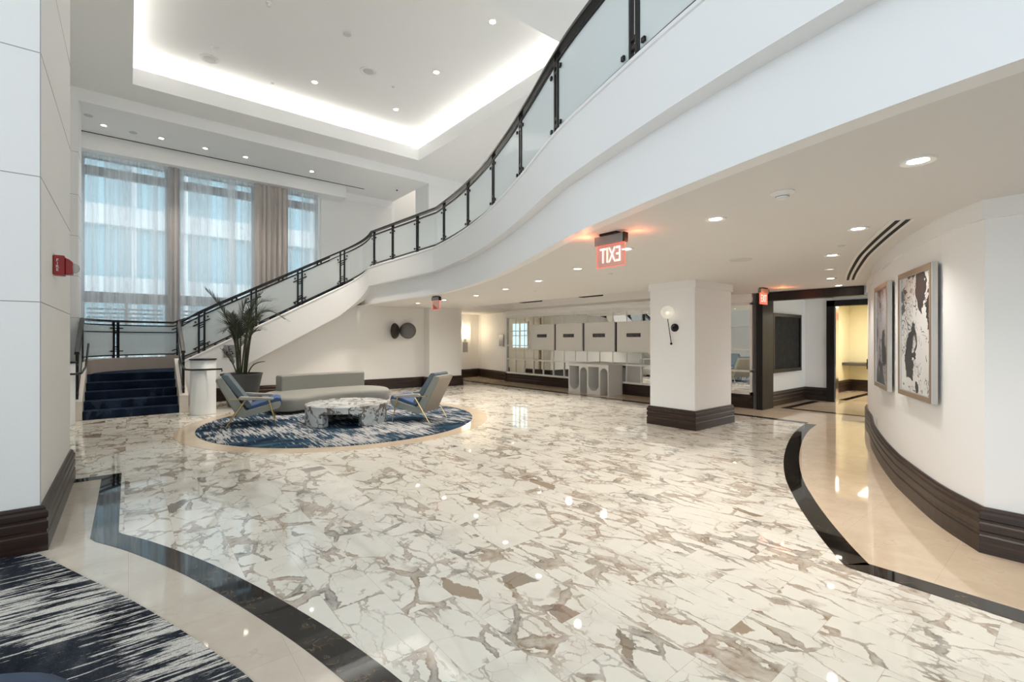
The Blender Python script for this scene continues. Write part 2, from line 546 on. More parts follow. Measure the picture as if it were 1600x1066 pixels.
def splatter(name, seed, pale, dark):
    m, nt, b = newmat(name)
    L = nt.links.new
    tc = N(nt, 'ShaderNodeTexCoord')
    mp = N(nt, 'ShaderNodeMapping')
    mp.inputs['Location'].default_value = (seed, seed, seed)
    L(tc.outputs['Object'], mp.inputs['Vector'])
    n = N(nt, 'ShaderNodeTexNoise')
    setin(n, Scale=4.0, Detail=6, Roughness=0.55, Distortion=1.4)
    L(mp.outputs[0], n.inputs['Vector'])
    ring = N(nt, 'ShaderNodeTexNoise')
    setin(ring, Scale=3.2, Detail=1, Distortion=2.2)
    L(mp.outputs[0], ring.inputs['Vector'])
    band = math_(nt, 'ABSOLUTE', math_(nt, 'SUBTRACT', math_(nt, 'FRACT', math_(nt, 'MULTIPLY', ring.outputs['Fac'], 7.0)), 0.5))
    lines = math_(nt, 'MULTIPLY', math_(nt, 'LESS_THAN', band, 0.09), math_(nt, 'GREATER_THAN', n.outputs['Fac'], 0.5))
    v = N(nt, 'ShaderNodeTexVoronoi')
    v.inputs['Scale'].default_value = 26
    L(mp.outputs[0], v.inputs['Vector'])
    sp = math_(nt, 'MULTIPLY', math_(nt, 'LESS_THAN', v.outputs['Distance'], 0.22), math_(nt, 'GREATER_THAN', n.outputs['Fac'], 0.54))
    wv = N(nt, 'ShaderNodeVectorMath', operation='SCALE')
    wv.inputs['Scale'].default_value = 0.16
    L(n.outputs['Color'], wv.inputs[0])
    wa = N(nt, 'ShaderNodeVectorMath', operation='ADD')
    L(mp.outputs[0], wa.inputs[0])
    L(wv.outputs[0], wa.inputs[1])
    st = N(nt, 'ShaderNodeMapping')
    st.inputs['Scale'].default_value = (3.1, 0.0, 2.1)
    L(wa.outputs[0], st.inputs['Vector'])
    bv = N(nt, 'ShaderNodeTexVoronoi')
    bv.inputs['Scale'].default_value = 1.0
    L(st.outputs[0], bv.inputs['Vector'])
    blot = math_(nt, 'LESS_THAN', math_(nt, 'ADD', bv.outputs['Distance'], math_(nt, 'MULTIPLY', math_(nt, 'SUBTRACT', n.outputs['Fac'], 0.5), 0.9)), 0.43)
    f = math_(nt, 'MAXIMUM', blot, math_(nt, 'MAXIMUM', lines, sp))
    c = mixc(nt, f, pale, dark)
    L(c, b.inputs['Base Color'])
    b.inputs['Roughness'].default_value = 0.35


splatter('ink_paper', 2.3, (0.70, 0.70, 0.69), (0.035, 0.035, 0.037))
splatter('ink_paper_violet', 7.9, (0.36, 0.34, 0.35), (0.05, 0.05, 0.055))


def dark_art():
    m, nt, b = newmat('charcoal_canvas')
    tc = N(nt, 'ShaderNodeTexCoord')
    n = N(nt, 'ShaderNodeTexNoise')
    setin(n, Scale=9, Detail=8, Roughness=0.75)
    nt.links.new(tc.outputs['Object'], n.inputs['Vector'])
    nt.links.new(ramp(nt, n.outputs['Fac'], [(0.3, (0.008, 0.008, 0.008)), (0.7, (0.035, 0.035, 0.033))]), b.inputs['Base Color'])
    b.inputs['Roughness'].default_value = 0.75
    b.inputs['Specular IOR Level'].default_value = 0.2
    m, nt, b = newmat('relief_metal')
    tc = N(nt, 'ShaderNodeTexCoord')
    n = N(nt, 'ShaderNodeTexNoise')
    setin(n, Scale=30, Detail=6, Roughness=0.7)
    nt.links.new(tc.outputs['Object'], n.inputs['Vector'])
    nt.links.new(ramp(nt, n.outputs['Fac'], [(0.35, (0.015, 0.015, 0.016)), (0.7, (0.16, 0.16, 0.16))]), b.inputs['Base Color'])
    b.inputs['Roughness'].default_value = 0.4
    b.inputs['Metallic'].default_value = 0.5


dark_art()

# ------------------------------------------------------------------ mesh helpers


def BM():
    return bmesh.new()


def obj(name, bm, mat, parent=None, smooth=False, bevel=0.0, bseg=2, loc=None):
    me = bpy.data.meshes.new(name)
    bmesh.ops.remove_doubles(bm, verts=bm.verts, dist=1e-6)
    bmesh.ops.recalc_face_normals(bm, faces=bm.faces)
    bm.to_mesh(me)
    bm.free()
    mats = mat if isinstance(mat, (list, tuple)) else [mat]
    for mt in mats:
        me.materials.append(M[mt])
    if smooth:
        for p in me.polygons:
            p.use_smooth = True
    o = bpy.data.objects.new(name, me)
    COL.objects.link(o)
    if parent:
        o.parent = parent
    if loc:
        o.location = loc
    if bevel:
        md = o.modifiers.new('bevel', 'BEVEL')
        md.width = bevel
        md.segments = bseg
        md.limit_method = 'ANGLE'
        md.angle_limit = math.radians(40)
    if smooth == 'angle':
        md = None
    return o


def box(bm, x0, x1, y0, y1, z0, z1, mat=None):
    r = bmesh.ops.create_cube(bm, size=1.0)
    mtx = Matrix.Translation(((x0+x1)/2, (y0+y1)/2, (z0+z1)/2)) @ Matrix.Diagonal((abs(x1-x0), abs(y1-y0), abs(z1-z0), 1))
    if mat is not None:
        mtx = mat @ mtx
    bmesh.ops.transform(bm, matrix=mtx, verts=r['verts'])
    return r['verts']


def obox(bm, a, b, w_, h_, up=Vector((0, 0, 1))):
    """bar from a to b with cross-section w_ (sideways) x h_ (up-ish)"""
    a, b = Vector(a), Vector(b)
    d = b-a
    L = d.length
    d.normalize()
    s = d.cross(up)
    if s.length < 1e-4:
        s = Vector((1, 0, 0))
    s.normalize()
    u = s.cross(d)
    mtx = Matrix((( *s, 0), (*d, 0), (*u, 0), (0, 0, 0, 1))).transposed()
    mtx = Matrix.Translation((a+b)/2) @ mtx @ Matrix.Diagonal((w_, L, h_, 1))
    r = bmesh.ops.create_cube(bm, size=1.0)
    bmesh.ops.transform(bm, matrix=mtx, verts=r['verts'])


def cyl(bm, c, r0, z0, z1, r1=None, seg=32, caps=True):
    r1 = r0 if r1 is None else r1
    lo = [bm.verts.new((c[0]+r0*math.cos(2*PI*i/seg), c[1]+r0*math.sin(2*PI*i/seg), z0)) for i in range(seg)]
    hi = [bm.verts.new((c[0]+r1*math.cos(2*PI*i/seg), c[1]+r1*math.sin(2*PI*i/seg), z1)) for i in range(seg)]
    for i in range(seg):
        j = (i+1) % seg
        bm.faces.new((lo[i], lo[j], hi[j], hi[i]))
    if caps:
        bm.faces.new(lo[::-1])
        bm.faces.new(hi)


def lathe(bm, c, prof, seg=32, mtx=None):
    """prof: list of (r, z)"""
    rings = []
    for r, z in prof:
        ring = []
        for i in range(seg):
            p = Vector((r*math.cos(2*PI*i/seg), r*math.sin(2*PI*i/seg), z))
            if mtx:
                p = mtx @ p
            ring.append(bm.verts.new(p+Vector(c)))
        rings.append(ring)
    for a, b in zip(rings, rings[1:]):
        for i in range(seg):
            j = (i+1) % seg
            bm.faces.new((a[i], a[j], b[j], b[i]))
    if prof[0][0] > 1e-4:
        bm.faces.new(rings[0][::-1])
    if prof[-1][0] > 1e-4:
        bm.faces.new(rings[-1])


def tube(bm, pts, r, seg=8, cap=True):
    pts = [Vector(p) for p in pts]
    rings = []
    n = len(pts)
    prev = None
    for i, p in enumerate(pts):
        t = (pts[min(i+1, n-1)]-pts[max(i-1, 0)])
        t.normalize()
        ref = Vector((0, 0, 1)) if abs(t.z) < 0.95 else Vector((1, 0, 0))
        if prev is None:
            s = t.cross(ref).normalized()
        else:
            s = (prev - t*prev.dot(t))
            s = s.normalized() if s.length > 1e-5 else t.cross(ref).normalized()
        prev = s
        u = t.cross(s)
        rr = r[i] if isinstance(r, (list, tuple)) else r
        rings.append([bm.verts.new(p+(s*math.cos(2*PI*k/seg)+u*math.sin(2*PI*k/seg))*rr) for k in range(seg)])
    for a, b in zip(rings, rings[1:]):
        for k in range(seg):
            j = (k+1) % seg
            bm.faces.new((a[k], a[j], b[j], b[k]))
    if cap:
        bm.faces.new(rings[0][::-1])
        bm.faces.new(rings[-1])


def normals2d(path, closed=False):
    n = len(path)
    out = []
    for i in range(n):
        if closed:
            a, b = path[i-1], path[(i+1) % n]
            d1 = (Vector(path[i][:2])-Vector(a[:2]))
            d2 = (Vector(b[:2])-Vector(path[i][:2]))
        else:
            d1 = Vector(path[i][:2])-Vector(path[max(i-1, 0)][:2])
            d2 = Vector(path[min(i+1, n-1)][:2])-Vector(path[i][:2])
            if i == 0:
                d1 = d2
            if i == n-1:
                d2 = d1
        d1 = d1.normalized()
        d2 = d2.normalized()
        n1 = Vector((-d1.y, d1.x))
        n2 = Vector((-d2.y, d2.x))
        m = n1+n2
        m.normalize()
        k = max(0.35, m.dot(n1))
        out.append(m/k)
    return out


def sweep(bm, path, prof, closed=False, caps=True, z=None):
    """prof: closed loop of (offset to the left of travel, z); z: per-station z shift"""
    nn = normals2d(path, closed)
    rings = []
    for i, p in enumerate(path):
        zz = z[i] if z else 0.0
        pr = prof(i) if callable(prof) else prof
        rings.append([bm.verts.new((p[0]+nn[i].x*o, p[1]+nn[i].y*o, h+zz)) for o, h in pr])
    m = len(rings[0])
    k = len(rings)
    for i in range(k if closed else k-1):
        a, b = rings[i], rings[(i+1) % k]
        for j in range(m):
            l = (j+1) % m
            bm.faces.new((a[j], a[l], b[l], b[j]))
    if caps and not closed:
        bm.faces.new(rings[0][::-1])
        bm.faces.new(rings[-1])


def catmull(pts, n=8):
    out = []
    P = [pts[0]]+list(pts)+[pts[-1]]
    for i in range(1, len(P)-2):
        p0, p1, p2, p3 = [Vector(q) for q in P[i-1:i+3]]
        for k in range(n):
            t = k/n
            out.append(tuple(0.5*((2*p1)+(-p0+p2)*t+(2*p0-5*p1+4*p2-p3)*t*t+(-p0+3*p1-3*p2+p3)*t**3)))
    out.append(tuple(pts[-1]))
    return out


def plate(bm, loops, z0, z1, xf=None):
    """flat slab from an outline and holes (lists of (x, y)); xf maps (x,y,z)->Vector"""
    xf = xf or (lambda x, y, z: Vector((x, y, z)))
    tris = tessellate_polygon([[Vector((p[0], p[1], 0)) for p in l] for l in loops])
    flat = [p for l in loops for p in l]
    lo = [bm.verts.new(xf(p[0], p[1], z0)) for p in flat]
    hi = [bm.verts.new(xf(p[0], p[1], z1)) for p in flat]
    for t in tris:
        try:
            bm.faces.new([hi[i] for i in t])
            bm.faces.new([lo[i] for i in t][::-1])
        except ValueError:
            pass
    k = 0
    for l in loops:
        n = len(l)
        for i in range(n):
            j = (i+1) % n
            try:
                bm.faces.new((lo[k+i], lo[k+j], hi[k+j], hi[k+i]))
            except ValueError:
                pass
        k += n


def struct(name, bm, mat, **kw):
    o = obj(name, bm, mat, **kw)
    if o.parent is None:
        o['kind'] = 'structure'
    return o


def tag(o, label, cat, group=None, kind=None):
    o['label'] = label
    o['category'] = cat
    if group:
        o['group'] = group
    if kind:
        o['kind'] = kind
    return o


def thing(name, label, cat, loc=(0, 0, 0), rz=0.0, group=None, kind=None):
    o = bpy.data.objects.new(name, None)
    o.empty_display_size = 0.1
    COL.objects.link(o)
    o.location = loc
    o.rotation_euler = (0, 0, rz)
    return tag(o, label, cat, group, kind)


def dup(root, loc, rz, label):
    r = root.copy()
    COL.objects.link(r)
    r.location = loc
    r.rotation_euler = (0, 0, rz)
    r['label'] = label
    for ch in list(root.children):
        c = ch.copy()
        COL.objects.link(c)
        c.parent = r
        for g in list(ch.children):
            d = g.copy()
            COL.objects.link(d)
            d.parent = c
    return r


def rect(x0, x1, y0, y1):
    return [(x0, y0), (x1, y0), (x1, y1), (x0, y1)]


def arc(c, r, a0, a1, n):
    return [(c[0]+r*math.cos(a0+(a1-a0)*i/n), c[1]+r*math.sin(a0+(a1-a0)*i/n)) for i in range(n+1)]


def text_bm(s, size, depth, mtx):
    """lettering as solid geometry in its own bmesh"""
    cu = bpy.data.curves.new('lettering', 'FONT')
    cu.body = s
    cu.size = size
    cu.extrude = depth
    cu.align_x = 'CENTER'
    cu.align_y = 'CENTER'
    cu.resolution_u = 3
    o = bpy.data.objects.new('lettering', cu)
    COL.objects.link(o)
    dg = bpy.context.evaluated_depsgraph_get()
    me = bpy.data.meshes.new_from_object(o.evaluated_get(dg))
    bm = BM()
    bm.from_mesh(me)
    bmesh.ops.transform(bm, matrix=mtx, verts=bm.verts)
    bpy.data.objects.remove(o)
    bpy.data.meshes.remove(me)
    bpy.data.curves.remove(cu)
    return bm


# ================================================================== PLAN
LOWC = 2.56
FASC = [(5.36, 13.7), (5.36, 12.0), (5.36, 10.4)] + catmull([(5.355, 9.15), (5.08, 7.83), (4.71, 6.53), (4.26, 5.31), (3.83, 4.3), (3.48, 3.54), (3.26, 3.0), (2.97, 2.13), (2.77, 1.46), (2.6, 0.77), (2.49, 0.15), (2.42, -0.6), (2.38, -1.6), (2.37, -4.0)], 6)
RW = catmull([(10.75, 2.62), (9.9, 2.40), (9.2, 2.18), (8.23, 1.92), (7.2, 1.585), (6.5, 1.33), (6.1, 1.165), (5.3, 0.785), (4.83, 0.48)], 6)   # curved right wall
RWALL = RW + [(4.83, -4.0)]

# ------------------------------------------------------------------ floor
bm = BM()
plate(bm, [rect(-6.2, 17.4, -4.2, 17.6)], -0.12, 0.0)
struct('floor', bm, 'breccia_marble')

BAND = 0.17
bi = [(3.78, -4.0), (3.78, 1.02)] + catmull([(3.80, 1.06), (4.12, 1.28), (4.61, 1.58), (5.1, 1.85), (5.75, 2.17), (6.7, 2.54), (7.88, 2.91), (8.9, 3.16), (9.62, 3.28)], 5)
# beige field between the band and the right wall, through the far aisle and vestibule
beige = bi + [(9.62, 17.0), (11.4, 17.0), (11.4, 4.7), (17.2, 4.7), (17.2, 2.0), (10.75, 2.5)] + RW[1:] + [(4.83, -4.0)]
bm = BM()
plate(bm, [beige], -0.02, 0.0015)
struct('floor_beige_aisle', bm, 'beige_tile')
# dark inlaid bands
bm = BM()
sweep(bm, bi, [(0, 0), (0, 0.003), (-BAND, 0.003), (-BAND, 0)])
sweep(bm, [(9.62, 3.28), (9.62, 17.0)], [(0.0, 0), (0.0, 0.0031), (-BAND, 0.0031), (-BAND, 0)])
struct('trim_1', bm, 'black_marble')
bm = BM()
for a in (rect(11.35, 13.3, 4.22, 4.38), rect(11.35, 11.51, 2.75, 4.22), rect(14.0, 16.9, 3.86, 4.02)):
    plate(bm, [a], 0.0, 0.003)
struct('trim_2', bm, 'black_marble')
# window-side band, beige strip and carpet
li = [(-0.5, 7.07), (-0.06, 7.07), (-0.06, 4.92)] + catmull([(-0.04, 4.86), (0.15, 4.50), (0.41, 3.90), (0.60, 3.36), (0.74, 2.90), (0.86, 2.45), (0.96, 1.95), (1.04, 1.3), (1.07, 0.4)], 5)
bm = BM()
sweep(bm, li, [(0, 0), (0, 0.003), (-BAND, 0.003), (-BAND, 0)])
struct('trim_3', bm, 'black_marble')
cp = [(-0.53, 4.85)] + catmull([(-0.50, 4.77), (-0.26, 4.21), (-0.05, 3.73), (0.11, 3.33), (0.25, 2.95), (0.34, 2.69), (0.43, 2.40), (0.50, 2.0), (0.55, 1.4), (0.57, 0.4)], 5)
lbeige = [(-0.5, 7.05), (-0.15, 7.05)] + [(x-0.08, y) for x, y in li[2:]] + cp[::-1] + [(-0.5, 4.9)]
bm = BM()
plate(bm, [lbeige], -0.02, 0.0015)
struct('floor_beige_strip', bm, 'beige_pale')
bm = BM()
plate(bm, [cp + [(0.57, -3.9), (-5.9, -3.9), (-5.9, 4.85)]], -0.02, 0.008)
tag(obj('carpet', bm, 'carpet_streaks'), 'navy and ivory streaked carpet inset beside the near column', 'carpet')

# round rug with its beige stone ring
RC = (3.27, 9.08)
bm = BM()
lathe(bm, (*RC, 0), [(2.40, 0.0), (2.40, 0.002), (2.72, 0.002), (2.72, 0.0)], 96)
struct('trim_4', bm, 'beige_tile')
bm = BM()
lathe(bm, (*RC, 0), [(2.43, 0.0), (2.43, 0.010), (2.425, 0.012), (0.001, 0.012)], 96)
tag(obj('round_rug', bm, 'rug_streaks', smooth=False), 'round navy rug with pale streaks under the sofa group', 'rug')

# ------------------------------------------------------------------ column beside the camera, left walls
BASE = [(0, 0), (0.045, 0), (0.045, 0.125), (0.036, 0.135), (0.036, 0.155), (0.045, 0.165), (0.045, 0.215), (0.036, 0.225), (0.036, 0.24),
        (0.045, 0.25), (0.045, 0.285), (0.03, 0.30), (0.03, 0.315), (0.015, 0.33), (0, 0.33)]


def baseboard(name, path, closed=False):
    bm = BM()
    sweep(bm, path, BASE, closed=closed)
    return struct(name, bm, 'dark_wood')


bm = BM()
box(bm, -6.0, -0.5, 4.87, 7.12, 0, 6.87)
o = struct('wall_column', bm, 'wall_vinyl')
bm = BM()
for z in (1.82, 2.74, 3.65, 4.57, 5.48, 6.4):
    box(bm, -6.0, -0.4985, 4.8685, 7.12, z, z+0.006)
box(bm, -0.5035, -0.4992, 4.8692, 4.8735, 0.33, 6.87)
obj('trim_5', bm, 'seam_dark')['kind'] = 'structure'
baseboard('baseboard_column', [(-0.5, 7.12), (-0.5, 4.87), (-6.0, 4.87)])
bm = BM()
box(bm, -1.2, -0.95, 7.12, 16.3, 0, 6.87)
struct('wall_left', bm, 'white_paint')
bm = BM()
box(bm, -1.15, -0.82, 13.5, 14.3, 0, 6.6)
struct('pillar_window', bm, 'white_paint')
bm = BM()
for z in (2.0, 2.88, 3.73, 4.6, 5.5):
    box(bm, -1.1, -0.8185, 13.4985, 14.3, z, z+0.006)
obj('trim_6', bm, 'seam_dark')['kind'] = 'structure'

# ------------------------------------------------------------------ glazed openings behind and beside the camera
bm = BM()
for y in (-4.0, -1.8, 0.4, 2.6, 4.75):
    box(bm, -6.1, -5.95, y, y+0.09, 0, 6.87)
for z in (0.0, 2.6, 6.3):
    box(bm, -6.1, -5.95, -4, 4.87, z, z+(0.12 if z < 6 else 0.57))
struct('window_1', bm, 'frame_grey')
bm = BM()
for x in (-6.0, -3.8, -1.6, 0.6, 2.6, 4.75):
    box(bm, x, x+0.09, -4.1, -3.95, 0, 6.87)
for z in (0.0, 2.6, 6.3):
    box(bm, -6, 4.83, -4.1, -3.95, z, z+(0.12 if z < 6 else 0.57))
struct('window_2', bm, 'frame_grey')
bm = BM()
box(bm, -6.1, 4.83, -4.2, -4.1, 0, 3.3)  # unseen wall added to keep low daylight off the near column
struct('wall_light_block', bm, 'white_paint')

# ------------------------------------------------------------------ upper ceilings
SOF, PER, COF = 6.87, 6.60, 7.60
CX0, CX1, CY0, CY1 = 0.07, 6.70, 6.0, 12.6
bm = BM()
plate(bm, [rect(-6.2, 12, -4.2, 13.5), rect(CX0, CX1, CY0, CY1)[::-1]], SOF, SOF+0.35)
struct('ceiling_upper', bm, 'ceiling_paint')
bm = BM()
plate(bm, [[(-1.2, 13.5), (12, 13.5), (12, 14.4), (7.53, 14.4), (7.53, 16.4), (-1.2, 16.4)]], PER, SOF+0.35)
struct('ceiling_window_side', bm, 'ceiling_paint')
SB = 0.34
bm = BM()
a, b2 = rect(CX0-SB, CX1+SB, CY0-SB, CY1+SB), COF
for i in range(4):
    p, q = a[i], a[(i+1) % 4]
    obox(bm, (*p, SOF+0.35+(COF-SOF-0.35)/2), (*q, SOF+0.35+(COF-SOF-0.35)/2), 0.05, COF-SOF-0.35)
box(bm, CX0-SB, CX1+SB, CY0-SB, CY1+SB, COF, COF+0.1)
struct('ceiling_coffer', bm, 'ceiling_paint')
zc = SOF+0.38
LEDC = (1.0, 0.965, 0.91)
light('cove_strip', 'AREA', ((CX0+CX1)/2, CY1+0.17, zc), COVE_W, LEDC, (PI-0.2, 0, 0), shape='RECTANGLE', size=6.6, size_y=0.06)
light('cove_strip', 'AREA', ((CX0+CX1)/2, CY0-0.17, zc), COVE_W, LEDC, (PI+0.2, 0, 0), shape='RECTANGLE', size=6.6, size_y=0.06)
light('cove_strip', 'AREA', (CX1+0.17, (CY0+CY1)/2, zc), COVE_W, LEDC, (PI, 0.2, 0), shape='RECTANGLE', size=0.06, size_y=6.6)
light('cove_strip', 'AREA', (CX0-0.17, (CY0+CY1)/2, zc), COVE_W, LEDC, (PI, -0.2, 0), shape='RECTANGLE', size=0.06, size_y=6.6)
# pelmet over the curtains and the air slot in front of it
bm = BM()
box(bm, -0.95, 5.56, 15.45, 16.1, 6.20, 6.60)
struct('trim_7', bm, 'ceiling_paint')
bm = BM()
box(bm, -0.9, 6.15, 15.385, 15.43, 6.594, 6.601)
tag(obj('air_slot', bm, 'slot_black'), 'thin black air slot in the tall ceiling above the curtains', 'vent')

# ------------------------------------------------------------------ window wall
YW = 16.15
WINS = [(-0.93, 0.85), (1.08, 2.98), (3.82, 4.87)]
bm = BM()
holes = [rect(x0, x1, 0.9, 6.25) for x0, x1 in WINS]
xfw = lambda x, y, z: Vector((x, YW+z, y))
plate(bm, [rect(-1.2, 7.6, 0, 6.65)] + [h[::-1] for h in holes], 0, 0.25, xfw)
struct('wall_window', bm, 'white_paint')
for i, (x0, x1) in enumerate(WINS):
    bm = BM()
    for z0, z1 in ((5.78, 6.02), (2.50, 2.78), (0.9, 1.05), (6.2, 6.25)):
        box(bm, x0, x1, YW+0.06, YW+0.14, z0, z1)
    for x in (x0, x1-0.06):
        box(bm, x, x+0.06, YW+0.06, YW+0.14, 0.9, 6.25)
    nm = max(1, round((x1-x0)/0.95))
    for k in range(1, nm):
        xm = x0+(x1-x0)*k/nm
        box(bm, xm-0.03, xm+0.03, YW+0.06, YW+0.14, 0.9, 2.5)
    w_ = struct('window_%d' % (i+3), bm, 'frame_grey')
    bm = BM()
    box(bm, x0, x1, YW+0.095, YW+0.10, 0.95, 6.2)
    obj('pane', bm, 'window_glass', w_)
    bm = BM()
    for z in [1.35+0.11*k for k in range(10)]:
        if k_ := (z < 2.45):
            obox(bm, (x0+0.1, YW+0.2, z), (x1-0.1, YW+0.2, z), 0.05, 0.045)
    obj('louver', bm, 'louver_white', w_)
# wall right of the windows, panel seam, return wall and column on the upper level
bm = BM()
box(bm, 4.95, 7.45, 16.10, 16.15, 0, 6.34)
struct('wall_upper_panel', bm, 'wall_vinyl')
bm = BM()
box(bm, 7.50, 9.7, 16.4, 16.6, 3.3, 8.0)
box(bm, 7.53, 9.7, 14.3, 14.4, 7.22, 8.0)
box(bm, 7.48, 7.53, 14.4, 16.4, 7.22, 8.0)
struct('wall_upper_recess', bm, 'wall_vinyl')
bm = BM()
box(bm, 7.48, 9.7, 14.3, 16.6, 8.0, 8.1)
struct('ceiling_upper_recess', bm, 'ceiling_paint')
bm = BM()
box(bm, 9.44, 9.5, 14.4, 16.4, 7.52, 7.58)
struct('trim_13', bm, 'white_paint')
light('recess_fill', 'AREA', (8.6, 15.0, 7.95), 14, (1, 0.95, 0.88), (0, 0, 0), shape='RECTANGLE', size=0.8, size_y=1.6)  # fill light added to make the upper recess bright
bm = BM()
box(bm, 7.53, 9.2, 13.5, 14.4, 3.3, 6.6)
struct('pillar_upper', bm, 'white_paint')
bm = BM()
box(bm, 9.5, 9.7, -4.2, 13.4, 3.3, 6.87)
box(bm, 9.5, 9.7, 13.4, 16.6, 3.3, 8.0)
struct('wall_upper_right', bm, 'wall_vinyl')

# ------------------------------------------------------------------ curtains


def curtain(name, label, x0, x1, y, z0, z1, wl, amp, mat, seed):
    rnd = random.Random(seed)
    bm = BM()
    n = int((x1-x0)/0.018)
    ph = 0
    lo, mid, hi = [], [], []
    for i in range(n+1):
        x = x0+(x1-x0)*i/n
        ph += 2*PI*0.018/wl*(0.6+0.8*rnd.random())
        yy = y+amp*math.sin(ph)+0.4*amp*math.sin(ph*2.3+1)
        lo.append(bm.verts.new((x, yy, z0)))
        mid.append(bm.verts.new((x, y+(yy-y)*0.9, (z0+z1)/2)))
        hi.append(bm.verts.new((x, y+(yy-y)*0.7, z1)))
    for i in range(n):
        bm.faces.new((lo[i], lo[i+1], mid[i+1], mid[i]))
        bm.faces.new((mid[i], mid[i+1], hi[i+1], hi[i]))
    return tag(obj(name, bm, mat, smooth=True), label, 'curtain')


curtain('sheer_curtain', 'wide pale sheer curtain over the window beside the white pilaster', -0.94, 0.86, 15.78, 0.95, 6.3, 0.16, 0.035, 'sheer_fabric', 1)
curtain('sheer_curtain', 'pale sheer curtain over the middle window', 0.88, 2.95, 15.78, 0.95, 6.3, 0.17, 0.035, 'sheer_fabric', 2)
curtain('drape', 'gathered taupe drape hanging between two sheer curtained windows', 2.92, 3.84, 15.70, 0.95, 6.3, 0.15, 0.05, 'drape_taupe', 3)
curtain('drape', 'narrow dark drape gathered in front of the window pier by the first window', 0.82, 1.08, 15.68, 0.95, 6.3, 0.12, 0.04, 'drape_grey', 5)
curtain('sheer_curtain', 'narrow sheer curtain over the last window beside the blank wall', 3.80, 4.78, 15.78, 0.95, 6.3, 0.16, 0.035, 'sheer_fabric', 4)

# ------------------------------------------------------------------ building across the street
t = thing('office_building', 'white and teal office block seen through the sheer curtains', 'building', (4.0, 27.0, 0))
bm = BM()
box(bm, -14, 14, 0.3, 8, -6, 16)
obj('facade', bm, 'building_grey', t)
for k in range(-1, 5):
    bm = BM()
    box(bm, -14, 14, -0.3, 0.3, k*3.1+0.3, k*3.1+1.15)
    obj('spandrel', bm, 'building_white', t)
    bm = BM()
    box(bm, -14, 14, 0.1, 0.29, k*3.1+1.15, k*3.1+3.4)
    obj('window_band', bm, 'building_teal', t)
bm = BM()
for k in range(-7, 8):
    box(bm, k*1.9-0.09, k*1.9+0.09, -0.05, 0.1, -3, 15.2)
obj('mullion', bm, 'building_white', t)
bm = BM()
box(bm, -60, 60, 16.6, 80, -6.2, -6.0)
g = struct('ground', bm, 'building_grey')

# ------------------------------------------------------------------ low ceiling with the trough, mezzanine
outer = [(x+0.06, y) for x, y in FASC] + [(4.9, -4.0)] + [(x, y-0.02) for x, y in RWALL[::-1][1:]] + [(10.75, 2.4), (17.4, 1.6), (17.4, 17.6), (5.36, 17.6)]
TR = rect(8.35, 10.0, 5.35, 12.2)
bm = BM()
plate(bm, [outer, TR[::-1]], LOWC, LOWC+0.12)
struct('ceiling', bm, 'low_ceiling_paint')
bm = BM()
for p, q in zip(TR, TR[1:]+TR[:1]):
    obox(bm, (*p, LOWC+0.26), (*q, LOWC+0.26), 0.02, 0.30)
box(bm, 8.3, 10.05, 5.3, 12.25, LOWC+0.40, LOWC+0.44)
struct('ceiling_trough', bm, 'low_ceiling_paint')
bm = BM()
plate(bm, [[(x+0.12, y) for x, y in FASC] + [(9.6, -4.0), (9.6, 16.3), (5.36, 16.3)]], 3.12, 3.30)
struct('floor_mezzanine', bm, 'white_paint')

for (x, y, sx, sy, e) in ((7.6, 10.5, 1.2, 5.0, 7), (6.6, 4.0, 1.2, 5.0, 6)):  # unseen fill lights added to brighten the tall ceiling and railing glass
    light('mezzanine_fill', 'AREA', (x, y, 3.42), e, (1.0, 0.96, 0.90), (PI, 0, 0), shape='RECTANGLE', size=sx, size_y=sy)
# lower fascia
bm = BM()
sweep(bm, FASC, [(0, LOWC-0.002), (0, 3.12), (0.12, 3.12), (0.12, LOWC-0.002)])
struct('trim_8', bm, 'fascia_paint')

# upper band: stair stringer that becomes the balcony edge
OV = 0.14


def zT(x):
    return 1.13+0.545*(x-1.16)


def zS(x):
    return 0.98+0.556*(x-2.42)


st = []       # stations: x, y, top, bottom
for i in range(11):
    x = 0.95+(4.62-0.95)*i/10
    st.append((x, 13.35, zT(x), max(0.02, zS(x))))
zt0, zs0 = zT(4.62), zS(4.62)
NA = 14
for i, (x, y) in enumerate(arc((4.62, 12.75), 0.60, PI/2, 0, NA)):
    if i == 0:
        continue
    f = i/NA
    st.append((x, y, zt0+(3.58-zt0)*f, zs0+(3.04-zs0)*f))
nf = normals2d(FASC)
for (x, y), n in zip(FASC, nf):
    if y > 12.6:
        continue
    st.append((x-OV*abs(n.x), y-OV*n.y*0.5, 3.58, 3.04))
bpath = [(s[0], s[1]) for s in st]
bm = BM()


def bprof(i):
    T, S = st[i][2], st[i][3]
    return [(0, S), (0, T-0.045), (-0.014, T-0.04), (-0.014, T-0.012), (0, T), (0.16, T), (0.16, T-0.30), (0.30, T-0.30), (0.30, S)]


# travel is +X then -Y, so the left side of travel is the stair side
sweep(bm, bpath, bprof)
ws = struct('wall_balcony', bm, 'fascia_paint')

# sofa wall under the flight and the pier beside the corridor
bm = BM()
prof = [(0.9, 0), (7.47, 0), (7.47, LOWC), (5.3, LOWC), (4.6, 2.45), (0.9, 0.45)]
plate(bm, [prof], 0, 0.15, lambda x, y, z: Vector((x, 13.70+z, y)))
struct('wall_sofa', bm, 'wall_vinyl')
bm = BM()
box(bm, 7.47, 8.69, 13.35, 17.0, 0, LOWC)
struct('wall_pier', bm, 'wall_vinyl')
baseboard('baseboard_sofa', [(8.69, 14.8), (8.69, 13.35), (7.47, 13.35), (7.47, 13.70), (1.4, 13.70)][::-1][::-1])

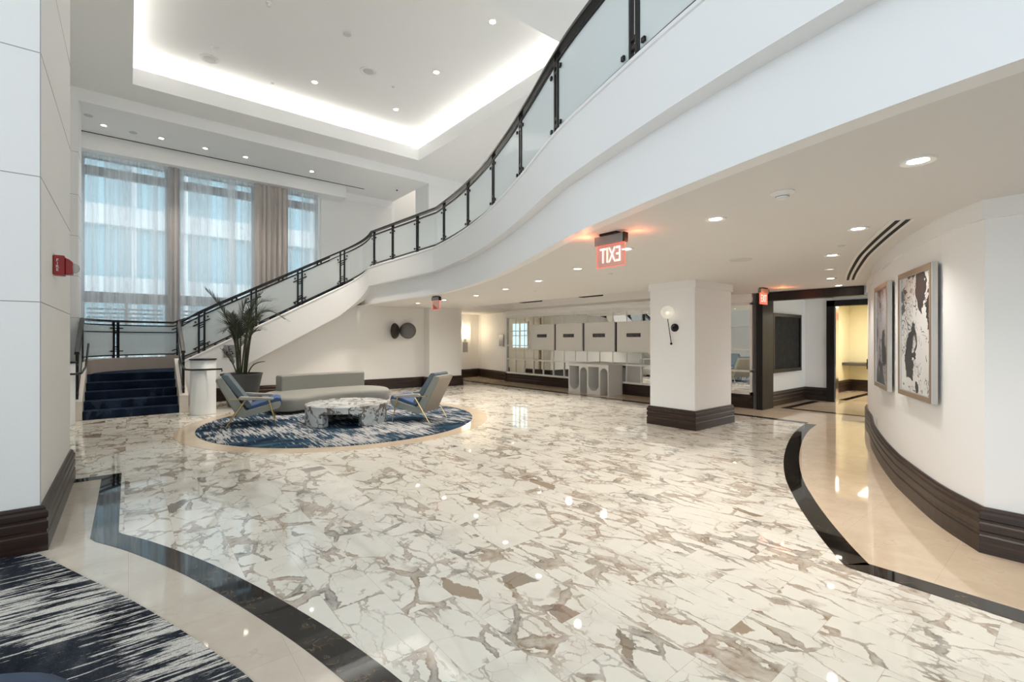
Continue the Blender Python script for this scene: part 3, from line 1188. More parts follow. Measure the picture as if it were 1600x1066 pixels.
# ------------------------------------------------------------------ staircase
ts = thing('staircase', 'navy carpeted stairs rising to a curved landing beside the curtains', 'staircase', (0.08, 12.1, 0))


def local(o):
    o.location = (-0.08, -12.1, 0)
    return o


SX0, SX1 = -0.68, 0.83
RISE, TREAD = 0.16, 0.33
for i in range(4):
    bm = BM()
    box(bm, SX0, SX1, 12.1+TREAD*i, 13.45, 0 if i == 0 else RISE*i, RISE*(i+1))
    local(obj('step', bm, 'stair_carpet', ts, bevel=0.012))
LAND = [(SX0-0.05, 13.42), (0.92, 13.42), (1.0, 13.42), (1.0, 15.2)]
bc = [(0.92+(-0.76-0.92)*math.cos(a), 13.5+1.7*math.sin(a)) for a in [PI/2*(1-k/14) for k in range(15)]]   # back arc, from (0.92,15.2) to (-0.76,13.5)
bm = BM()
plate(bm, [[(-0.74, 13.42), (1.0, 13.42), (1.0, 15.2)] + bc], 0.0, 0.80)
local(obj('landing', bm, 'stair_carpet', ts))
bm = BM()
for i in range(16):
    x = 1.0+i*0.272
    box(bm, x, x+0.30, 13.5, 15.15, max(0, 0.80+0.156*(i+1)-0.45), 0.80+0.156*(i+1))
box(bm, 5.25, 5.6, 13.5, 15.2, 3.0, 3.296)
local(obj('upper_flight', bm, 'stair_carpet', ts))


def cheek(x0, x1):
    bm = BM()
    pr = [(12.1, 0), (12.1, 0.36), (12.16, 0.385), (13.42, 1.06), (13.5, 1.10), (13.5, 0)]
    plate(bm, [pr], x0, x1, lambda a, b_, z: Vector((z, a, b_)))
    local(obj('cheek_wall', bm, 'cheek_stone', ts, bevel=0.008))


cheek(-0.84, -0.68)
cheek(0.83, 0.99)
# curved landing curb continuing up the window side of the flight
cb = [(-0.76, 13.45)] + bc[::-1][1:] + [(1.05+0.43*k, 15.2) for k in range(11)]
czs = [1.10]*len(bc) + [1.10+0.0*k for k in range(1)] + [zT(1.05+0.43*k) for k in range(1, 11)]
czs = czs[:len(cb)]
bm = BM()
sweep(bm, cb, lambda i: [(0, 0), (0, czs[i]), (-0.14, czs[i]), (-0.14, 0)])
local(obj('landing_curb', bm, 'taupe_panel', ts))


# ------------------------------------------------------------------ railings
def lerp_path(path, d):
    acc = 0
    for a, b_ in zip(path, path[1:]):
        a, b_ = Vector(a), Vector(b_)
        l = (Vector((a.x, a.y))-Vector((b_.x, b_.y))).length
        if acc+l >= d:
            f = (d-acc)/l if l > 1e-9 else 0
            return a.lerp(b_, f), (b_-a)
        acc += l
    a, b_ = Vector(path[-2]), Vector(path[-1])
    return b_, (b_-a)


def plen(path):
    return sum((Vector(a[:2])-Vector(b_[:2])).length for a, b_ in zip(path, path[1:]))


def dist_of(path, x, y):
    best, acc = None, 0
    for a, b_ in zip(path, path[1:]):
        va, vb = Vector(a[:2]), Vector(b_[:2])
        l = (vb-va).length
        if l < 1e-9:
            continue
        f = max(0, min(1, (Vector((x, y))-va).dot(vb-va)/l/l))
        e = (va.lerp(vb, f)-Vector((x, y))).length
        if best is None or e < best[0]:
            best = (e, acc+f*l)
        acc += l
    return best[1]


HR = 0.88


def ladder_post(bm, p, t, whiskers=True, wide=0.11, h=HR, thick=0.042):
    t = Vector(t)
    slope = t.z/max(1e-6, Vector((t.x, t.y)).length)
    d = Vector((t.x, t.y, 0)).normalized()
    for s in (-0.5, 0.5):
        a = p+d*wide*s
        a.z = p.z+slope*wide*s-0.01
        obox(bm, a, a+Vector((0, 0, h)), thick, thick, up=d)
    dd = Vector((d.x, d.y, slope))
    for zz, ex in ((0.16, 1), (0.21, 0), (0.26, 0), (0.60, 0), (0.65, 0), (0.71, 1)):
        e = wide*0.5 if not (ex and whiskers) else 0.17
        if whiskers or not ex:
            obox(bm, p+dd*(-e)+Vector((0, 0, zz)), p+dd*e+Vector((0, 0, zz)), thick*0.8, 0.026)


def slot_post(bm, p, t, h=HR):
    t = Vector(t)
    d = Vector((t.x, t.y, 0)).normalized()
    slope = t.z/max(1e-6, Vector((t.x, t.y)).length)
    for s in (-0.5, 0.5):
        a = p+d*0.075*s
        a.z = p.z-0.01
        obox(bm, a, a+Vector((0, 0, h)), 0.032, 0.026, up=d)
    for z0, z1 in ((0.02, 0.06), (0.12, 0.15), (0.19, 0.22), (0.66, 0.69), (0.73, 0.76)):
        obox(bm, p+Vector((0, 0, z0)), p+Vector((0, 0, z1)), 0.028, 0.10, up=d)


def railing(root, path, posts, rails, glass, clips=True, mul=None):
    mul = mul or (lambda q: 1.0)
    """path: base line (x,y,z); posts: list of (distance, style); rails: (height, w, h, name)"""
    L = plen(path)
    for hgt, w_, h_, nm, mat in rails:
        bm = BM()
        sweep(bm, path, [(-w_/2, hgt-h_/2), (-w_/2*0.7, hgt+h_/2), (w_/2*0.7, hgt+h_/2), (w_/2, hgt-h_/2)], z=[p[2]+hgt*(mul(p)-1) for p in path])
        obj(nm, bm, mat, root)
    for d, style in posts:
        p, t = lerp_path(path, d)
        bm = BM()
        if style == 'ladder':
            ladder_post(bm, p.copy(), t, h=HR*mul(p))
        else:
            slot_post(bm, p.copy(), t, h=HR*mul(p))
        obj('post', bm, 'black_metal', root)
    ds = [d for d, _ in posts]
    for d0, d1 in zip(ds, ds[1:]):
        if d1-d0 < 0.2:
            continue
        a, b_ = d0+0.075, d1-0.075
        n = max(2, int((b_-a)/0.12))
        seg = [lerp_path(path, a+(b_-a)*k/n)[0] for k in range(n+1)]
        bm = BM()
        z0, z1 = glass
        sweep(bm, [(q.x, q.y) for q in seg], lambda i: [(-0.005, z0), (-0.005, z1*mul(seg[i])), (0.005, z1*mul(seg[i])), (0.005, z0)], z=[q.z for q in seg])
        gp = obj('glass_panel', bm, 'frosted_glass', root)
        if clips:
            for q0, q1 in ((seg[0], seg[1]), (seg[-1], seg[-2])):
                dv = Vector((q1.x-q0.x, q1.y-q0.y, q1.z-q0.z))
                dv = dv/Vector((dv.x, dv.y)).length
                c = q0+dv*0.05
                nrm = Vector((-dv.y, dv.x, 0)).normalized()
                for zz in (z0+0.07, z1*mul(q0)-0.07):
                    bm = BM()
                    obox(bm, c+nrm*(-0.025)+Vector((0, 0, zz)), c+nrm*0.025+Vector((0, 0, zz)), 0.035, 0.035)
                    obj('clip', bm, 'black_metal', gp)


# front railing: up the cheek by the drum, along the flight, round the turn and along the balcony
front = [(0.91, 12.2, 0.40), (0.91, 13.30, 1.00), (0.93, 13.40, 1.07), (1.0, 13.43, 1.08)]
nb = normals2d(bpath)
for i in range(1, len(st)):
    x, y, T, S = st[i]
    front.append((x+nb[i].x*0.08, y+nb[i].y*0.08, T))
tr = thing('stair_railing', 'black metal and frosted glass railing sweeping from the stairs along the curved balcony', 'railing')
RAILS = [(HR, 0.085, 0.05, 'handrail', 'black_metal'), (HR-0.095, 0.035, 0.03, 'upper_rail', 'black_metal'), (0.06, 0.035, 0.03, 'bottom_rail', 'black_metal')]
fp = [(0.06, 'ladder')]
for x in (1.36, 2.47, 3.58, 4.72):
    fp.append((dist_of(front, x, 13.43), 'ladder'))
for x, y in ((5.36, 12.55), (5.36, 11.37), (5.36, 10.03), (5.25, 8.64), (4.91, 7.24), (4.47, 5.87), (3.96, 4.61), (3.42, 3.39), (2.966, 2.117), (2.72, 1.2), (2.5, 0.1)):
    fp.append((dist_of(front, x, y), 'slot'))


def front_mul(p):
    if p[1] > 13.3 and p[0] > 0.95:
        return 1.0+0.13*min(1.0, (p[0]-0.95)/0.4)
    if p[1] > 9.0 and p[0] > 2:
        return 0.985+0.145*min(1.0, (p[1]-9.0)/4.3)
    return 1.0 if p[0] < 1.0 else 0.985


railing(tr, front, fp, RAILS, (0.05, HR-0.12), mul=front_mul)
# back railing: up the other cheek, round the landing and up the window side
back = [(-0.76, 12.2, 0.40), (-0.76, 13.35, 1.03)] + [(x+0.07*0, y, 1.10) for x, y in bc[::-1]]
back += [(1.05+0.43*k, 15.13, max(1.10, zT(1.05+0.43*k))) for k in range(1, 10)]
tr2 = thing('stair_railing', 'black metal railing curving round the landing in front of the curtains', 'railing')
bp_ = [(0.06, 'ladder'), (dist_of(back, -0.76, 13.5), 'ladder'), (dist_of(back, -0.25, 14.75), 'ladder'), (dist_of(back, 1.05, 15.15), 'ladder')]
for x in (2.3, 3.5, 4.6):
    bp_.append((dist_of(back, x, 15.13), 'ladder'))
railing(tr2, back, bp_, RAILS + [(0.62, 0.03, 0.025, 'middle_rail', 'black_metal')], (0.07, 0.76), clips=False, mul=lambda p: 1.0+0.08*max(0.0, min(1.0, (p[0]-1.0)/0.8)))

# white drums at the foot of the stairs with the wall handrail bars


def drum(x, y, label, bar):
    t = thing('newel_drum', label, 'column', (x, y, 0), group=None)
    bm = BM()
    lathe(bm, (0, 0, 0), [(0.23, 0), (0.235, 0.01), (0.235, 0.02), (0.23, 0.03), (0.23, 1.12)], 40)
    obj('shaft', bm, 'drum_white', t, smooth=True)
    bm = BM()
    lathe(bm, (0, 0, 0), [(0.24, 1.12), (0.245, 1.125), (0.245, 1.14), (0.24, 1.145)], 40)
    obj('cap', bm, 'black_metal', t)
    bm = BM()
    tube(bm, [Vector(p)-Vector((x, y, 0)) for p in bar], 0.018, 8)
    obj('handrail_bar', bm, 'black_metal', t)


drum(1.20, 11.60, 'white drum newel with black cap beside the potted palm', [(0.86, 12.9, 1.45), (0.86, 12.15, 1.02), (0.90, 11.6, 0.93), (1.0, 11.36, 0.93), (1.30, 11.325, 0.93), (1.50, 11.34, 0.93), (1.50, 11.34, 0.88)])
drum(-0.97, 11.60, 'white drum newel half hidden behind the near column', [(-0.63, 12.9, 1.45), (-0.63, 12.15, 1.02), (-0.66, 11.6, 0.93), (-0.74, 11.36, 0.93), (-1.0, 11.33, 0.93)])

# ------------------------------------------------------------------ far walls: corridor, mirror wall, portal, vestibule
bm = BM()
box(bm, 10.78, 11.0, 4.72, 13.5, 0, LOWC)
struct('wall_mirror', bm, 'white_paint')
bm = BM()
plate(bm, [[(10.95, 13.48), (10.95, 13.72), (11.32, 15.9), (11.32, 16.1), (10.84, 16.1), (10.84, 15.95), (8.69, 15.95), (8.69, 16.9), (12.0, 16.9), (12.0, 13.48)]], 0, LOWC)
struct('wall_corridor', bm, 'wall_vinyl')
baseboard('baseboard_corridor', [(10.72, 13.5), (10.95, 13.5), (10.95, 13.72), (11.32, 15.9), (11.32, 16.08), (10.84, 16.08), (10.84, 15.95), (8.69, 15.95)])
baseboard('baseboard_mirror', [(10.78, 4.72), (10.78, 13.5)])
bm = BM()
sweep(bm, [(10.78, 4.72), (10.78, 13.5)], [(0, LOWC), (0.08, LOWC), (0.08, 2.50), (0.04, 2.46), (0.04, 2.40), (0.06, 2.39), (0.06, 2.36), (0, 2.36)])
struct('trim_9', bm, 'white_paint')
# mirror
tm = thing('mirror_wall', 'wide wall mirror in a white grid frame behind the console', 'mirror', (10.78, 9.1, 0))


def loc_m(o):
    o.location = (-10.78, -9.1, 0)
    return o


bm = BM()
box(bm, 10.765, 10.779, 4.76, 13.46, 0.36, 2.33)
loc_m(obj('glass', bm, 'mirror_glass', tm))
bm = BM()
for z0, z1 in ((0.31, 0.365), (2.315, 2.365), (0.81, 0.855)):
    box(bm, 10.72, 10.78, 4.72, 13.5, z0, z1)
for y in (4.72, 13.45):
    box(bm, 10.72, 10.78, y, y+0.05, 0.31, 2.365)
loc_m(obj('frame', bm, 'white_paint', tm))
bm = BM()
y = 13.47-0.485
while y > 4.9:
    box(bm, 10.735, 10.77, y-0.016, y+0.016, 0.36, 0.82)
    box(bm, 10.755, 10.77, y-0.007, y+0.007, 0.85, 2.32)
    y -= 0.485
for z in (1.32, 1.84):
    box(bm, 10.745, 10.77, 12.3, 13.46, z-0.014, z+0.014)
    box(bm, 10.745, 10.77, 4.76, 5.6, z-0.014, z+0.014)
loc_m(obj('muntin', bm, 'white_paint', tm))

# four white wall panels with a dark relief bar
names = ['white square wall panel with dark relief bar, first of four from the corridor end',
         'white square wall panel with dark relief bar, second of four from the corridor end',
         'white square wall panel with dark relief bar, above the arched console',
         'white square wall panel with dark relief bar, the one beside the square pillar']
t0 = thing('relief_artwork', names[0], 'wall art', (10.60, 11.435, 1.61), group='white wall panels in front of the mirror')
bm = BM()
box(bm, 0.0, 0.07, -0.565, 0.565, -0.425, 0.425)
obj('board', bm, 'art_white', t0, bevel=0.008)
bm = BM()
box(bm, -0.006, 0.01, -0.23, 0.23, -0.005, 0.10)
obj('relief', bm, 'relief_metal', t0)
bm = BM()
for y in (-0.615, 0.57):
    box(bm, 0.045, 0.065, y, y+0.045, -0.42, 0.42)  # black upright strips stand in for mirrored board backs in the gaps
for z in (-0.26, 0.26):
    box(bm, 0.07, 0.112, -0.3, 0.3, z-0.02, z+0.02)
obj('bracket', bm, 'black_metal', t0)
for i in range(1, 4):
    dup(t0, (10.60, 11.435-1.215*i, 1.61), 0, names[i])

# console with arches
tcn = thing('console_table', 'white console table with arched cut-outs standing against the mirror', 'console table', (10.36, 8.945, 0))
HW = 0.745


def ushape(c, w_, z0, z1, up):
    h = w_/2
    if up:      # rounded bottom, flat top
        return [(c+h, z1), (c-h, z1)] + [(c+h*math.cos(a), z0+h+h*math.sin(a)) for a in [PI+PI*k/12 for k in range(13)]]
    return [(c-h, z0)] + [(c-h*math.cos(PI*k/12), z1-h+h*math.sin(PI*k/12)) for k in range(13)] + [(c+h, z0)]


# local y runs from -HW (near the pillar) to HW (corridor end)
outl = [(HW, 0), (HW, 0.85), (-HW, 0.85), (-HW, 0)]
a4 = ushape(-0.585, 0.26, 0, 0.745, False)
a2 = ushape(0.155, 0.26, 0, 0.745, False)
outl = [(HW, 0), (HW, 0.80), (-HW, 0.80), (-HW, 0)] + a4 + a2
u1 = ushape(0.515, 0.38, 0.10, 0.77, True)
u3 = ushape(-0.215, 0.38, 0.10, 0.77, True)
xfc = lambda a, b_, z: Vector((z, a, b_))
bm = BM()
plate(bm, [outl, u1[::-1], u3[::-1]], -0.31, 0.29, xfc)
obj('body', bm, 'console_white', tcn)
bm = BM()
box(bm, -0.325, 0.30, -HW-0.01, HW+0.01, 0.80, 0.85)
obj('top', bm, 'console_white', tcn, bevel=0.006)
bm = BM()
box(bm, 0.12, 0.13, 0.30, 0.73, 0.05, 0.79)
box(bm, 0.12, 0.13, -0.43, 0.0, 0.05, 0.79)
obj('back_panel', bm, 'console_grey', tcn)

# linear lights in the trough
for i, (y0, y1) in enumerate(((7.40, 8.05), (9.55, 10.35))):
    bm = BM()
    box(bm, 8.70, 8.88, y0, y1, LOWC+0.03, LOWC+0.10)
    tag(obj('air_diffuser', bm, 'slot_black', bevel=0.01), 'black linear diffuser in the ceiling trough %s' % ('in front of the console' if i == 0 else 'towards the corridor'), 'vent', 'linear diffusers in the ceiling trough')

# portal: dark timber post and beam
tp = thing('timber_portal', 'dark timber portal framing the vestibule beside the mirror', 'door frame', (10.78, 4.6, 0))
bm = BM()
box(bm, 10.68-10.78, 11.24-10.78, 4.48-4.6, 4.615-4.6, 0, LOWC-0.006)
obj('post', bm, 'portal_wood', tp, bevel=0.006)
bm = BM()
box(bm, 10.68-10.78, 10.95-10.78, 2.66-4.6, 4.48-4.6, 2.38, LOWC-0.006)
obj('beam', bm, 'portal_wood', tp, bevel=0.006)
# vestibule walls
bm = BM()
box(bm, 11.0, 17.3, 4.62, 4.72, 0, LOWC)
struct('wall_vestibule', bm, 'wall_vinyl')
bm = BM()
plate(bm, [[(1.6, 0), (3.05, 0), (3.05, 2.38), (3.95, 2.38), (3.95, 0), (4.66, 0), (4.66, LOWC), (1.6, LOWC)]], 13.5, 13.65, lambda a, b_, z: Vector((z, a, b_)))
struct('wall_vestibule_end', bm, 'white_paint')
baseboard('baseboard_vestibule', [(13.5, 4.08), (13.5, 4.62), (11.24, 4.62)][::-1][::-1])
bm = BM()
box(bm, 13.44, 13.68, 3.95, 4.12, 0, 2.50)
box(bm, 13.44, 13.68, 2.88, 3.05, 0, 2.50)
box(bm, 13.44, 13.68, 2.88, 4.12, 2.36, 2.50)
td = tag(struct('door_1', bm, 'portal_wood', bevel=0.005), 'dark timber door frame of the yellow lit room', 'door frame')
bm = BM()
box(bm, 13.46, 13.66, 3.925, 3.952, 0.0, 2.36)
obj('jamb_strip', bm, 'chrome', td)
# yellow room
bm = BM()
box(bm, 17.0, 17.3, 1.5, 4.72, 0, LOWC)
box(bm, 13.66, 17.0, 4.60, 4.72, 0, LOWC)
box(bm, 13.66, 17.0, 1.6, 1.75, 0, LOWC)
struct('wall_yellow', bm, 'cream_paint')
baseboard('baseboard_yellow', [(17.0, 1.75), (17.0, 4.60), (13.7, 4.60)])
light('room_lamp', 'AREA', (15.3, 3.2, 2.5), 52, (1.0, 0.92, 0.76), (0, 0, 0), shape='RECTANGLE', size=1.2, size_y=1.2)
bm = BM()
box(bm, 16.3, 17.0, 3.98, 4.6, 0.78, 0.86)
tag(obj('wall_shelf', bm, 'ledge_dark', bevel=0.004), 'dark floating shelf in the yellow lit room', 'shelf')
bm = BM()
box(bm, 16.2, 16.24, 3.15, 3.45, 2.10, 2.32)
tag(obj('exit_sign', bm, 'alarm_red'), 'dim red sign under the ceiling of the yellow lit room', 'sign')
# open white door leaf by the curved wall
tdl = thing('door_leaf', 'open white door leaf edge with dark handle beside the curved wall', 'door', (12.3, 2.72, 0))
bm = BM()
box(bm, -0.9, 0, -0.03, 0.03, 0.02, 2.36)
obj('leaf', bm, 'white_paint', tdl)
bm = BM()
box(bm, -0.85, -0.80, 0.03, 0.09, 0.95, 1.15)
obj('handle', bm, 'black_metal', tdl)

# dark framed picture in the vestibule
tpic = thing('framed_picture', 'tall black framed charcoal canvas on the vestibule wall', 'picture', (12.2, 4.62, 1.46))
bm = BM()
plate(bm, [rect(-0.83, 0.83, -0.69, 0.69), rect(-0.75, 0.75, -0.61, 0.61)[::-1]], -0.09, 0.0, lambda a, b_, z: Vector((a, z, b_)))
obj('frame', bm, 'portal_wood', tpic, bevel=0.004)
bm = BM()
box(bm, -0.76, 0.76, -0.06, -0.01, -0.62, 0.62)
obj('canvas', bm, 'charcoal_canvas', tpic)

# ------------------------------------------------------------------ square pillar
bm = BM()
box(bm, 7.44, 8.72, 4.22, 5.10, 0, LOWC)
struct('pillar', bm, 'white_paint')
bm = BM()
sweep(bm, [(7.44, 4.22), (7.44, 5.10), (8.72, 5.10), (8.72, 4.22)], [(0, 2.43), (0.025, 2.43), (0.025, LOWC), (0, LOWC)], closed=True)
struct('trim_10', bm, 'white_paint')
bm = BM()
sweep(bm, [(7.44, 4.22), (7.44, 5.10), (8.72, 5.10), (8.72, 4.22)], BASE, closed=True)
struct('baseboard_pillar', bm, 'dark_wood')

# ------------------------------------------------------------------ curved right wall
bm = BM()
sweep(bm, RWALL, [(0, 0), (0, LOWC), (0.15, LOWC), (0.15, 0)])
struct('wall_right', bm, 'white_paint')
bm = BM()
sweep(bm, RWALL, [(0, 2.42), (-0.025, 2.42), (-0.025, LOWC), (0, LOWC)])
struct('trim_11', bm, 'white_paint')
bm = BM()
sweep(bm, RWALL, [(-o, z) for o, z in BASE])
struct('baseboard_right', bm, 'dark_wood')
bm = BM()
box(bm, -0.035, 0.035, -0.006, 0.0, -0.06, 0.06)
o = obj('wall_outlet', bm, 'white_plastic', bevel=0.004, loc=(7.9, 1.822, 0.42))
o.rotation_euler = (0, 0, PI+math.radians(18))
tag(o, 'small white outlet low on the curved wall', 'outlet')

# linear air diffuser following the curved wall
dif = catmull([(5.06, 0.99), (5.7, 1.26), (6.3, 1.50), (6.92, 1.735), (7.8, 2.03), (8.7, 2.32), (9.5, 2.56)], 6)
tdf = thing('ceiling_diffuser', 'long curved white air slot diffuser in the low ceiling along the curved wall', 'vent', (0, 0, 0))
bm = BM()
sweep(bm, dif, [(-0.085, LOWC-0.006), (-0.085, LOWC+0.003), (0.085, LOWC+0.003), (0.085, LOWC-0.006)])
obj('frame', bm, 'white_plastic', tdf)
for o_ in (-0.035, 0.035):
    bm = BM()
    sweep(bm, dif, [(o_-0.018, LOWC-0.008), (o_-0.018, LOWC-0.004), (o_+0.018, LOWC-0.004), (o_+0.018, LOWC-0.008)])
    obj('slot', bm, 'slot_black', tdf)


# framed ink pictures on the curved wall
def ink_picture(p0, p1, z0, z1, label, art):
    p0, p1 = Vector((*p0, 0)), Vector((*p1, 0))
    c = (p0+p1)/2
    d = (p1-p0)
    wd = d.length
    rz = math.atan2(d.y, d.x)
    t = thing('framed_picture', label, 'picture', (c.x, c.y, (z0+z1)/2), rz)
    h, hw = (z1-z0)/2, wd/2
    fr = 0.055
    # travel p0->p1 towards the camera along -X; the room is on local -y
    sg = -1
    bm = BM()
    plate(bm, [rect(-hw, hw, -h, h), rect(-hw+fr, hw-fr, -h+fr, h-fr)[::-1]], 0.0, 0.045, lambda a, b_, z: Vector((a, sg*z, b_)))
    obj('frame', bm, 'silver_leaf', t, bevel=0.004)
    bm = BM()
    plate(bm, [rect(-hw+fr*0.1, hw-fr*0.1, -h+fr*0.1, h-fr*0.1), rect(-hw+fr*0.9, hw-fr*0.9, -h+fr*0.9, h-fr*0.9)[::-1]], 0.0445, 0.048, lambda a, b_, z: Vector((a, sg*z, b_)))
    obj('frame_face', bm, 'champagne_wood', t)
    bm = BM()
    box(bm, -hw+fr*0.8, hw-fr*0.8, min(0, sg*0.03), max(0, sg*0.03), -h+fr*0.8, h-fr*0.8)
    obj('artwork', bm, art, t)


ink_picture((6.11, 1.19), (5.28, 0.80), 0.995, 2.205, 'large silver framed ink splatter artwork on the curved wall', 'ink_paper')
ink_picture((7.41, 1.69), (6.56, 1.375), 0.96, 2.20, 'silver framed grey violet artwork farther along the curved wall', 'ink_paper_violet')

# ------------------------------------------------------------------ downlights and ceiling devices
low = [((3.46, 0.61), 'large ringed downlight nearest the near end of the curved wall'),
       ((3.82, 1.98), 'downlight in the low ceiling beside the nearest smoke detector'),
       ((5.16, 1.33), 'downlight in the low ceiling beside the near end of the curved air slot'),
       ((6.56, 1.95), 'downlight in the low ceiling beside the middle of the curved air slot'),
       ((9.04, 2.71), 'bright downlight in the low ceiling in front of the dark portal beam'),
       ((10.35, 2.97), 'small downlight in the low ceiling against the dark portal beam'),
       ((4.32, 3.27), 'downlight in the low ceiling right beside the mirrored exit sign'),
       ((4.99, 4.63), 'downlight below the balcony edge between the exit sign and the square pillar'),
       ((5.51, 6.03), 'fifth downlight from the far wall in the row under the balcony'),
       ((5.90, 7.44), 'downlight under the balcony in front of the mirror wall corner'),
       ((6.26, 8.99), 'downlight under the balcony level with the corridor opening'),
       ((6.33, 10.54), 'downlight immediately behind the edge-on exit sign'),
       ((6.30, 11.91), 'farthest downlight of the balcony row above the bronze discs')]


def downlight_mesh(root, r, glow='lamp_glow'):
    bm = BM()
    lathe(bm, (0, 0, 0), [(r*0.55, 0.004), (r*0.60, -0.004), (r*0.95, -0.010), (r, -0.004), (r, 0.004)], 28)
    obj('trim_ring', bm, 'white_plastic', root)
    bm = BM()
    lathe(bm, (0, 0, 0), [(r*0.56, 0.001), (r*0.56, -0.004), (0.001, -0.005)], 20)
    obj('lens', bm, glow, root)


t0 = thing('downlight', low[0][1], 'ceiling light', (*low[0][0], LOWC), group='downlights in the low ceiling')
downlight_mesh(t0, 0.085)
for (x, y), lab in low[1:]:
    dup(t0, (x, y, LOWC), 0, lab)
for (x, y), lab in low:
    light('downlight_lamp', 'SPOT', (x, y, LOWC-0.03), DOWN_W, WARM, spot_size=math.radians(125), spot_blend=1.0, shadow_soft_size=0.05)
td2 = thing('downlight', 'dim unlit looking downlight in the low ceiling between curved slot and portal beam', 'ceiling light', (7.84, 2.36, LOWC))
downlight_mesh(td2, 0.075, 'lamp_dim')
td3 = thing('downlight', 'downlight in the corridor ceiling beyond the mirror wall', 'ceiling light', (9.75, 14.4, LOWC))
downlight_mesh(td3, 0.07)
light('downlight_lamp', 'SPOT', (9.75, 14.4, LOWC-0.03), 18, WARM, spot_size=math.radians(120), spot_blend=0.8, shadow_soft_size=0.05)
# added fill spots, out of sight in the trough, brightening the white panels
for y in (11.43, 10.22, 9.0, 7.79, 6.3):
    light('trough_fill', 'SPOT', (9.35, y, LOWC+0.33), 105, WARM, (0, math.radians(38), 0), spot_size=math.radians(105), spot_blend=0.9, shadow_soft_size=0.08)

high = [((5.38, 7.18), 'coffer downlight nearest the balcony handrail'), ((5.41, 9.35), 'coffer downlight midway along the balcony side'),
        ((3.40, 11.52), 'coffer downlight beside the glowing cove over the curtains'), ((5.46, 11.53), 'coffer downlight in the far corner of the coffer')]
t0 = thing('downlight', high[0][1], 'ceiling light', (*high[0][0], COF), group='downlights in the coffer')
downlight_mesh(t0, 0.10)
for (x, y), lab in high[1:]:
    dup(t0, (x, y, COF), 0, lab)
for (x, y), lab in high:
    light('downlight_lamp', 'SPOT', (x, y, COF-0.04), HIGH_W, (1, 0.9, 0.78), spot_size=math.radians(80), spot_blend=0.8, shadow_soft_size=0.06)
per = [((-0.45, 14.70), 'downlight over the curtains beside the white pilaster'), ((0.64, 14.74), 'second downlight over the curtains from the pilaster'),
       ((1.58, 14.78), 'third downlight over the curtains from the pilaster'), ((2.52, 14.78), 'fourth downlight over the curtains from the pilaster'),
       ((4.28, 14.79), 'last downlight over the curtains, above the blank wall end')]
t0 = thing('downlight', per[0][1], 'ceiling light', (*per[0][0], PER), group='downlights over the curtains')
downlight_mesh(t0, 0.085)
for (x, y), lab in per[1:]:
    dup(t0, (x, y, PER), 0, lab)
for (x, y), lab in per:
    light('downlight_lamp', 'SPOT', (x, y, PER-0.04), 110, (1, 0.9, 0.78), spot_size=math.radians(80), spot_blend=0.8, shadow_soft_size=0.06)


def device(name, label, cat, loc, prof, mat, grp=None, extra=None):
    bm = BM()
    lathe(bm, (0, 0, 0), prof, 24)
    o = obj(name, bm, mat, loc=loc, smooth=False)
    tag(o, label, cat, grp)
    if extra:
        for nm, pr, m2 in extra:
            bm = BM()
            lathe(bm, (0, 0, 0), pr, 24)
            obj(nm, bm, m2, o)
    return o


device('smoke_detector', 'white smoke detector with black vents on the low ceiling', 'smoke detector', (3.48, 1.33, LOWC),
       [(0.075, 0.003), (0.075, -0.008), (0.045, -0.02), (0.04, -0.045), (0.02, -0.052), (0.001, -0.052)], 'white_plastic',
       extra=[('vent', [(0.0412, -0.030), (0.0435, -0.033), (0.0412, -0.036)], 'slot_black')])
SPK = [(0.13, 0.003), (0.13, -0.006), (0.115, -0.010), (0.001, -0.008)]
device('ceiling_speaker', 'flat round speaker grille in the low ceiling in front of the square pillar', 'speaker', (6.04, 2.80, LOWC), SPK, 'grey_mesh')
device('ceiling_speaker', 'round speaker grille in the middle of the coffer', 'speaker', (4.20, 10.27, COF), [(0.19, 0.003), (0.19, -0.012), (0.15, -0.02), (0.14, -0.008), (0.001, -0.008)], 'white_plastic',
       extra=[('grille', [(0.12, -0.006), (0.12, -0.011), (0.001, -0.012)], 'grey_mesh')])
device('ceiling_speaker', 'round speaker grille beside the glowing cove over the curtains', 'speaker', (1.36, 11.99, COF), [(0.19, 0.003), (0.19, -0.012), (0.15, -0.02), (0.14, -0.008), (0.001, -0.008)], 'white_plastic',
       extra=[('grille', [(0.12, -0.006), (0.12, -0.011), (0.001, -0.012)], 'grey_mesh')])
device('ceiling_sensor', 'flat grey disc in the coffer towards the camera', 'sensor', (3.36, 9.29, COF), [(0.08, 0.003), (0.08, -0.012), (0.06, -0.02), (0.001, -0.02)], 'grey_mesh')
device('ceiling_sensor', 'small white disc beside the coffer speaker near the cove', 'sensor', (1.40, 11.47, COF), [(0.07, 0.003), (0.07, -0.02), (0.05, -0.03), (0.001, -0.03)], 'white_plastic')
device('sprinkler_head', 'white sprinkler fitting at the top edge of the coffer', 'sprinkler', (1.96, 9.33, COF), [(0.05, 0.003), (0.05, -0.012), (0.02, -0.02), (0.02, -0.06), (0.035, -0.065), (0.001, -0.07)], 'white_plastic')
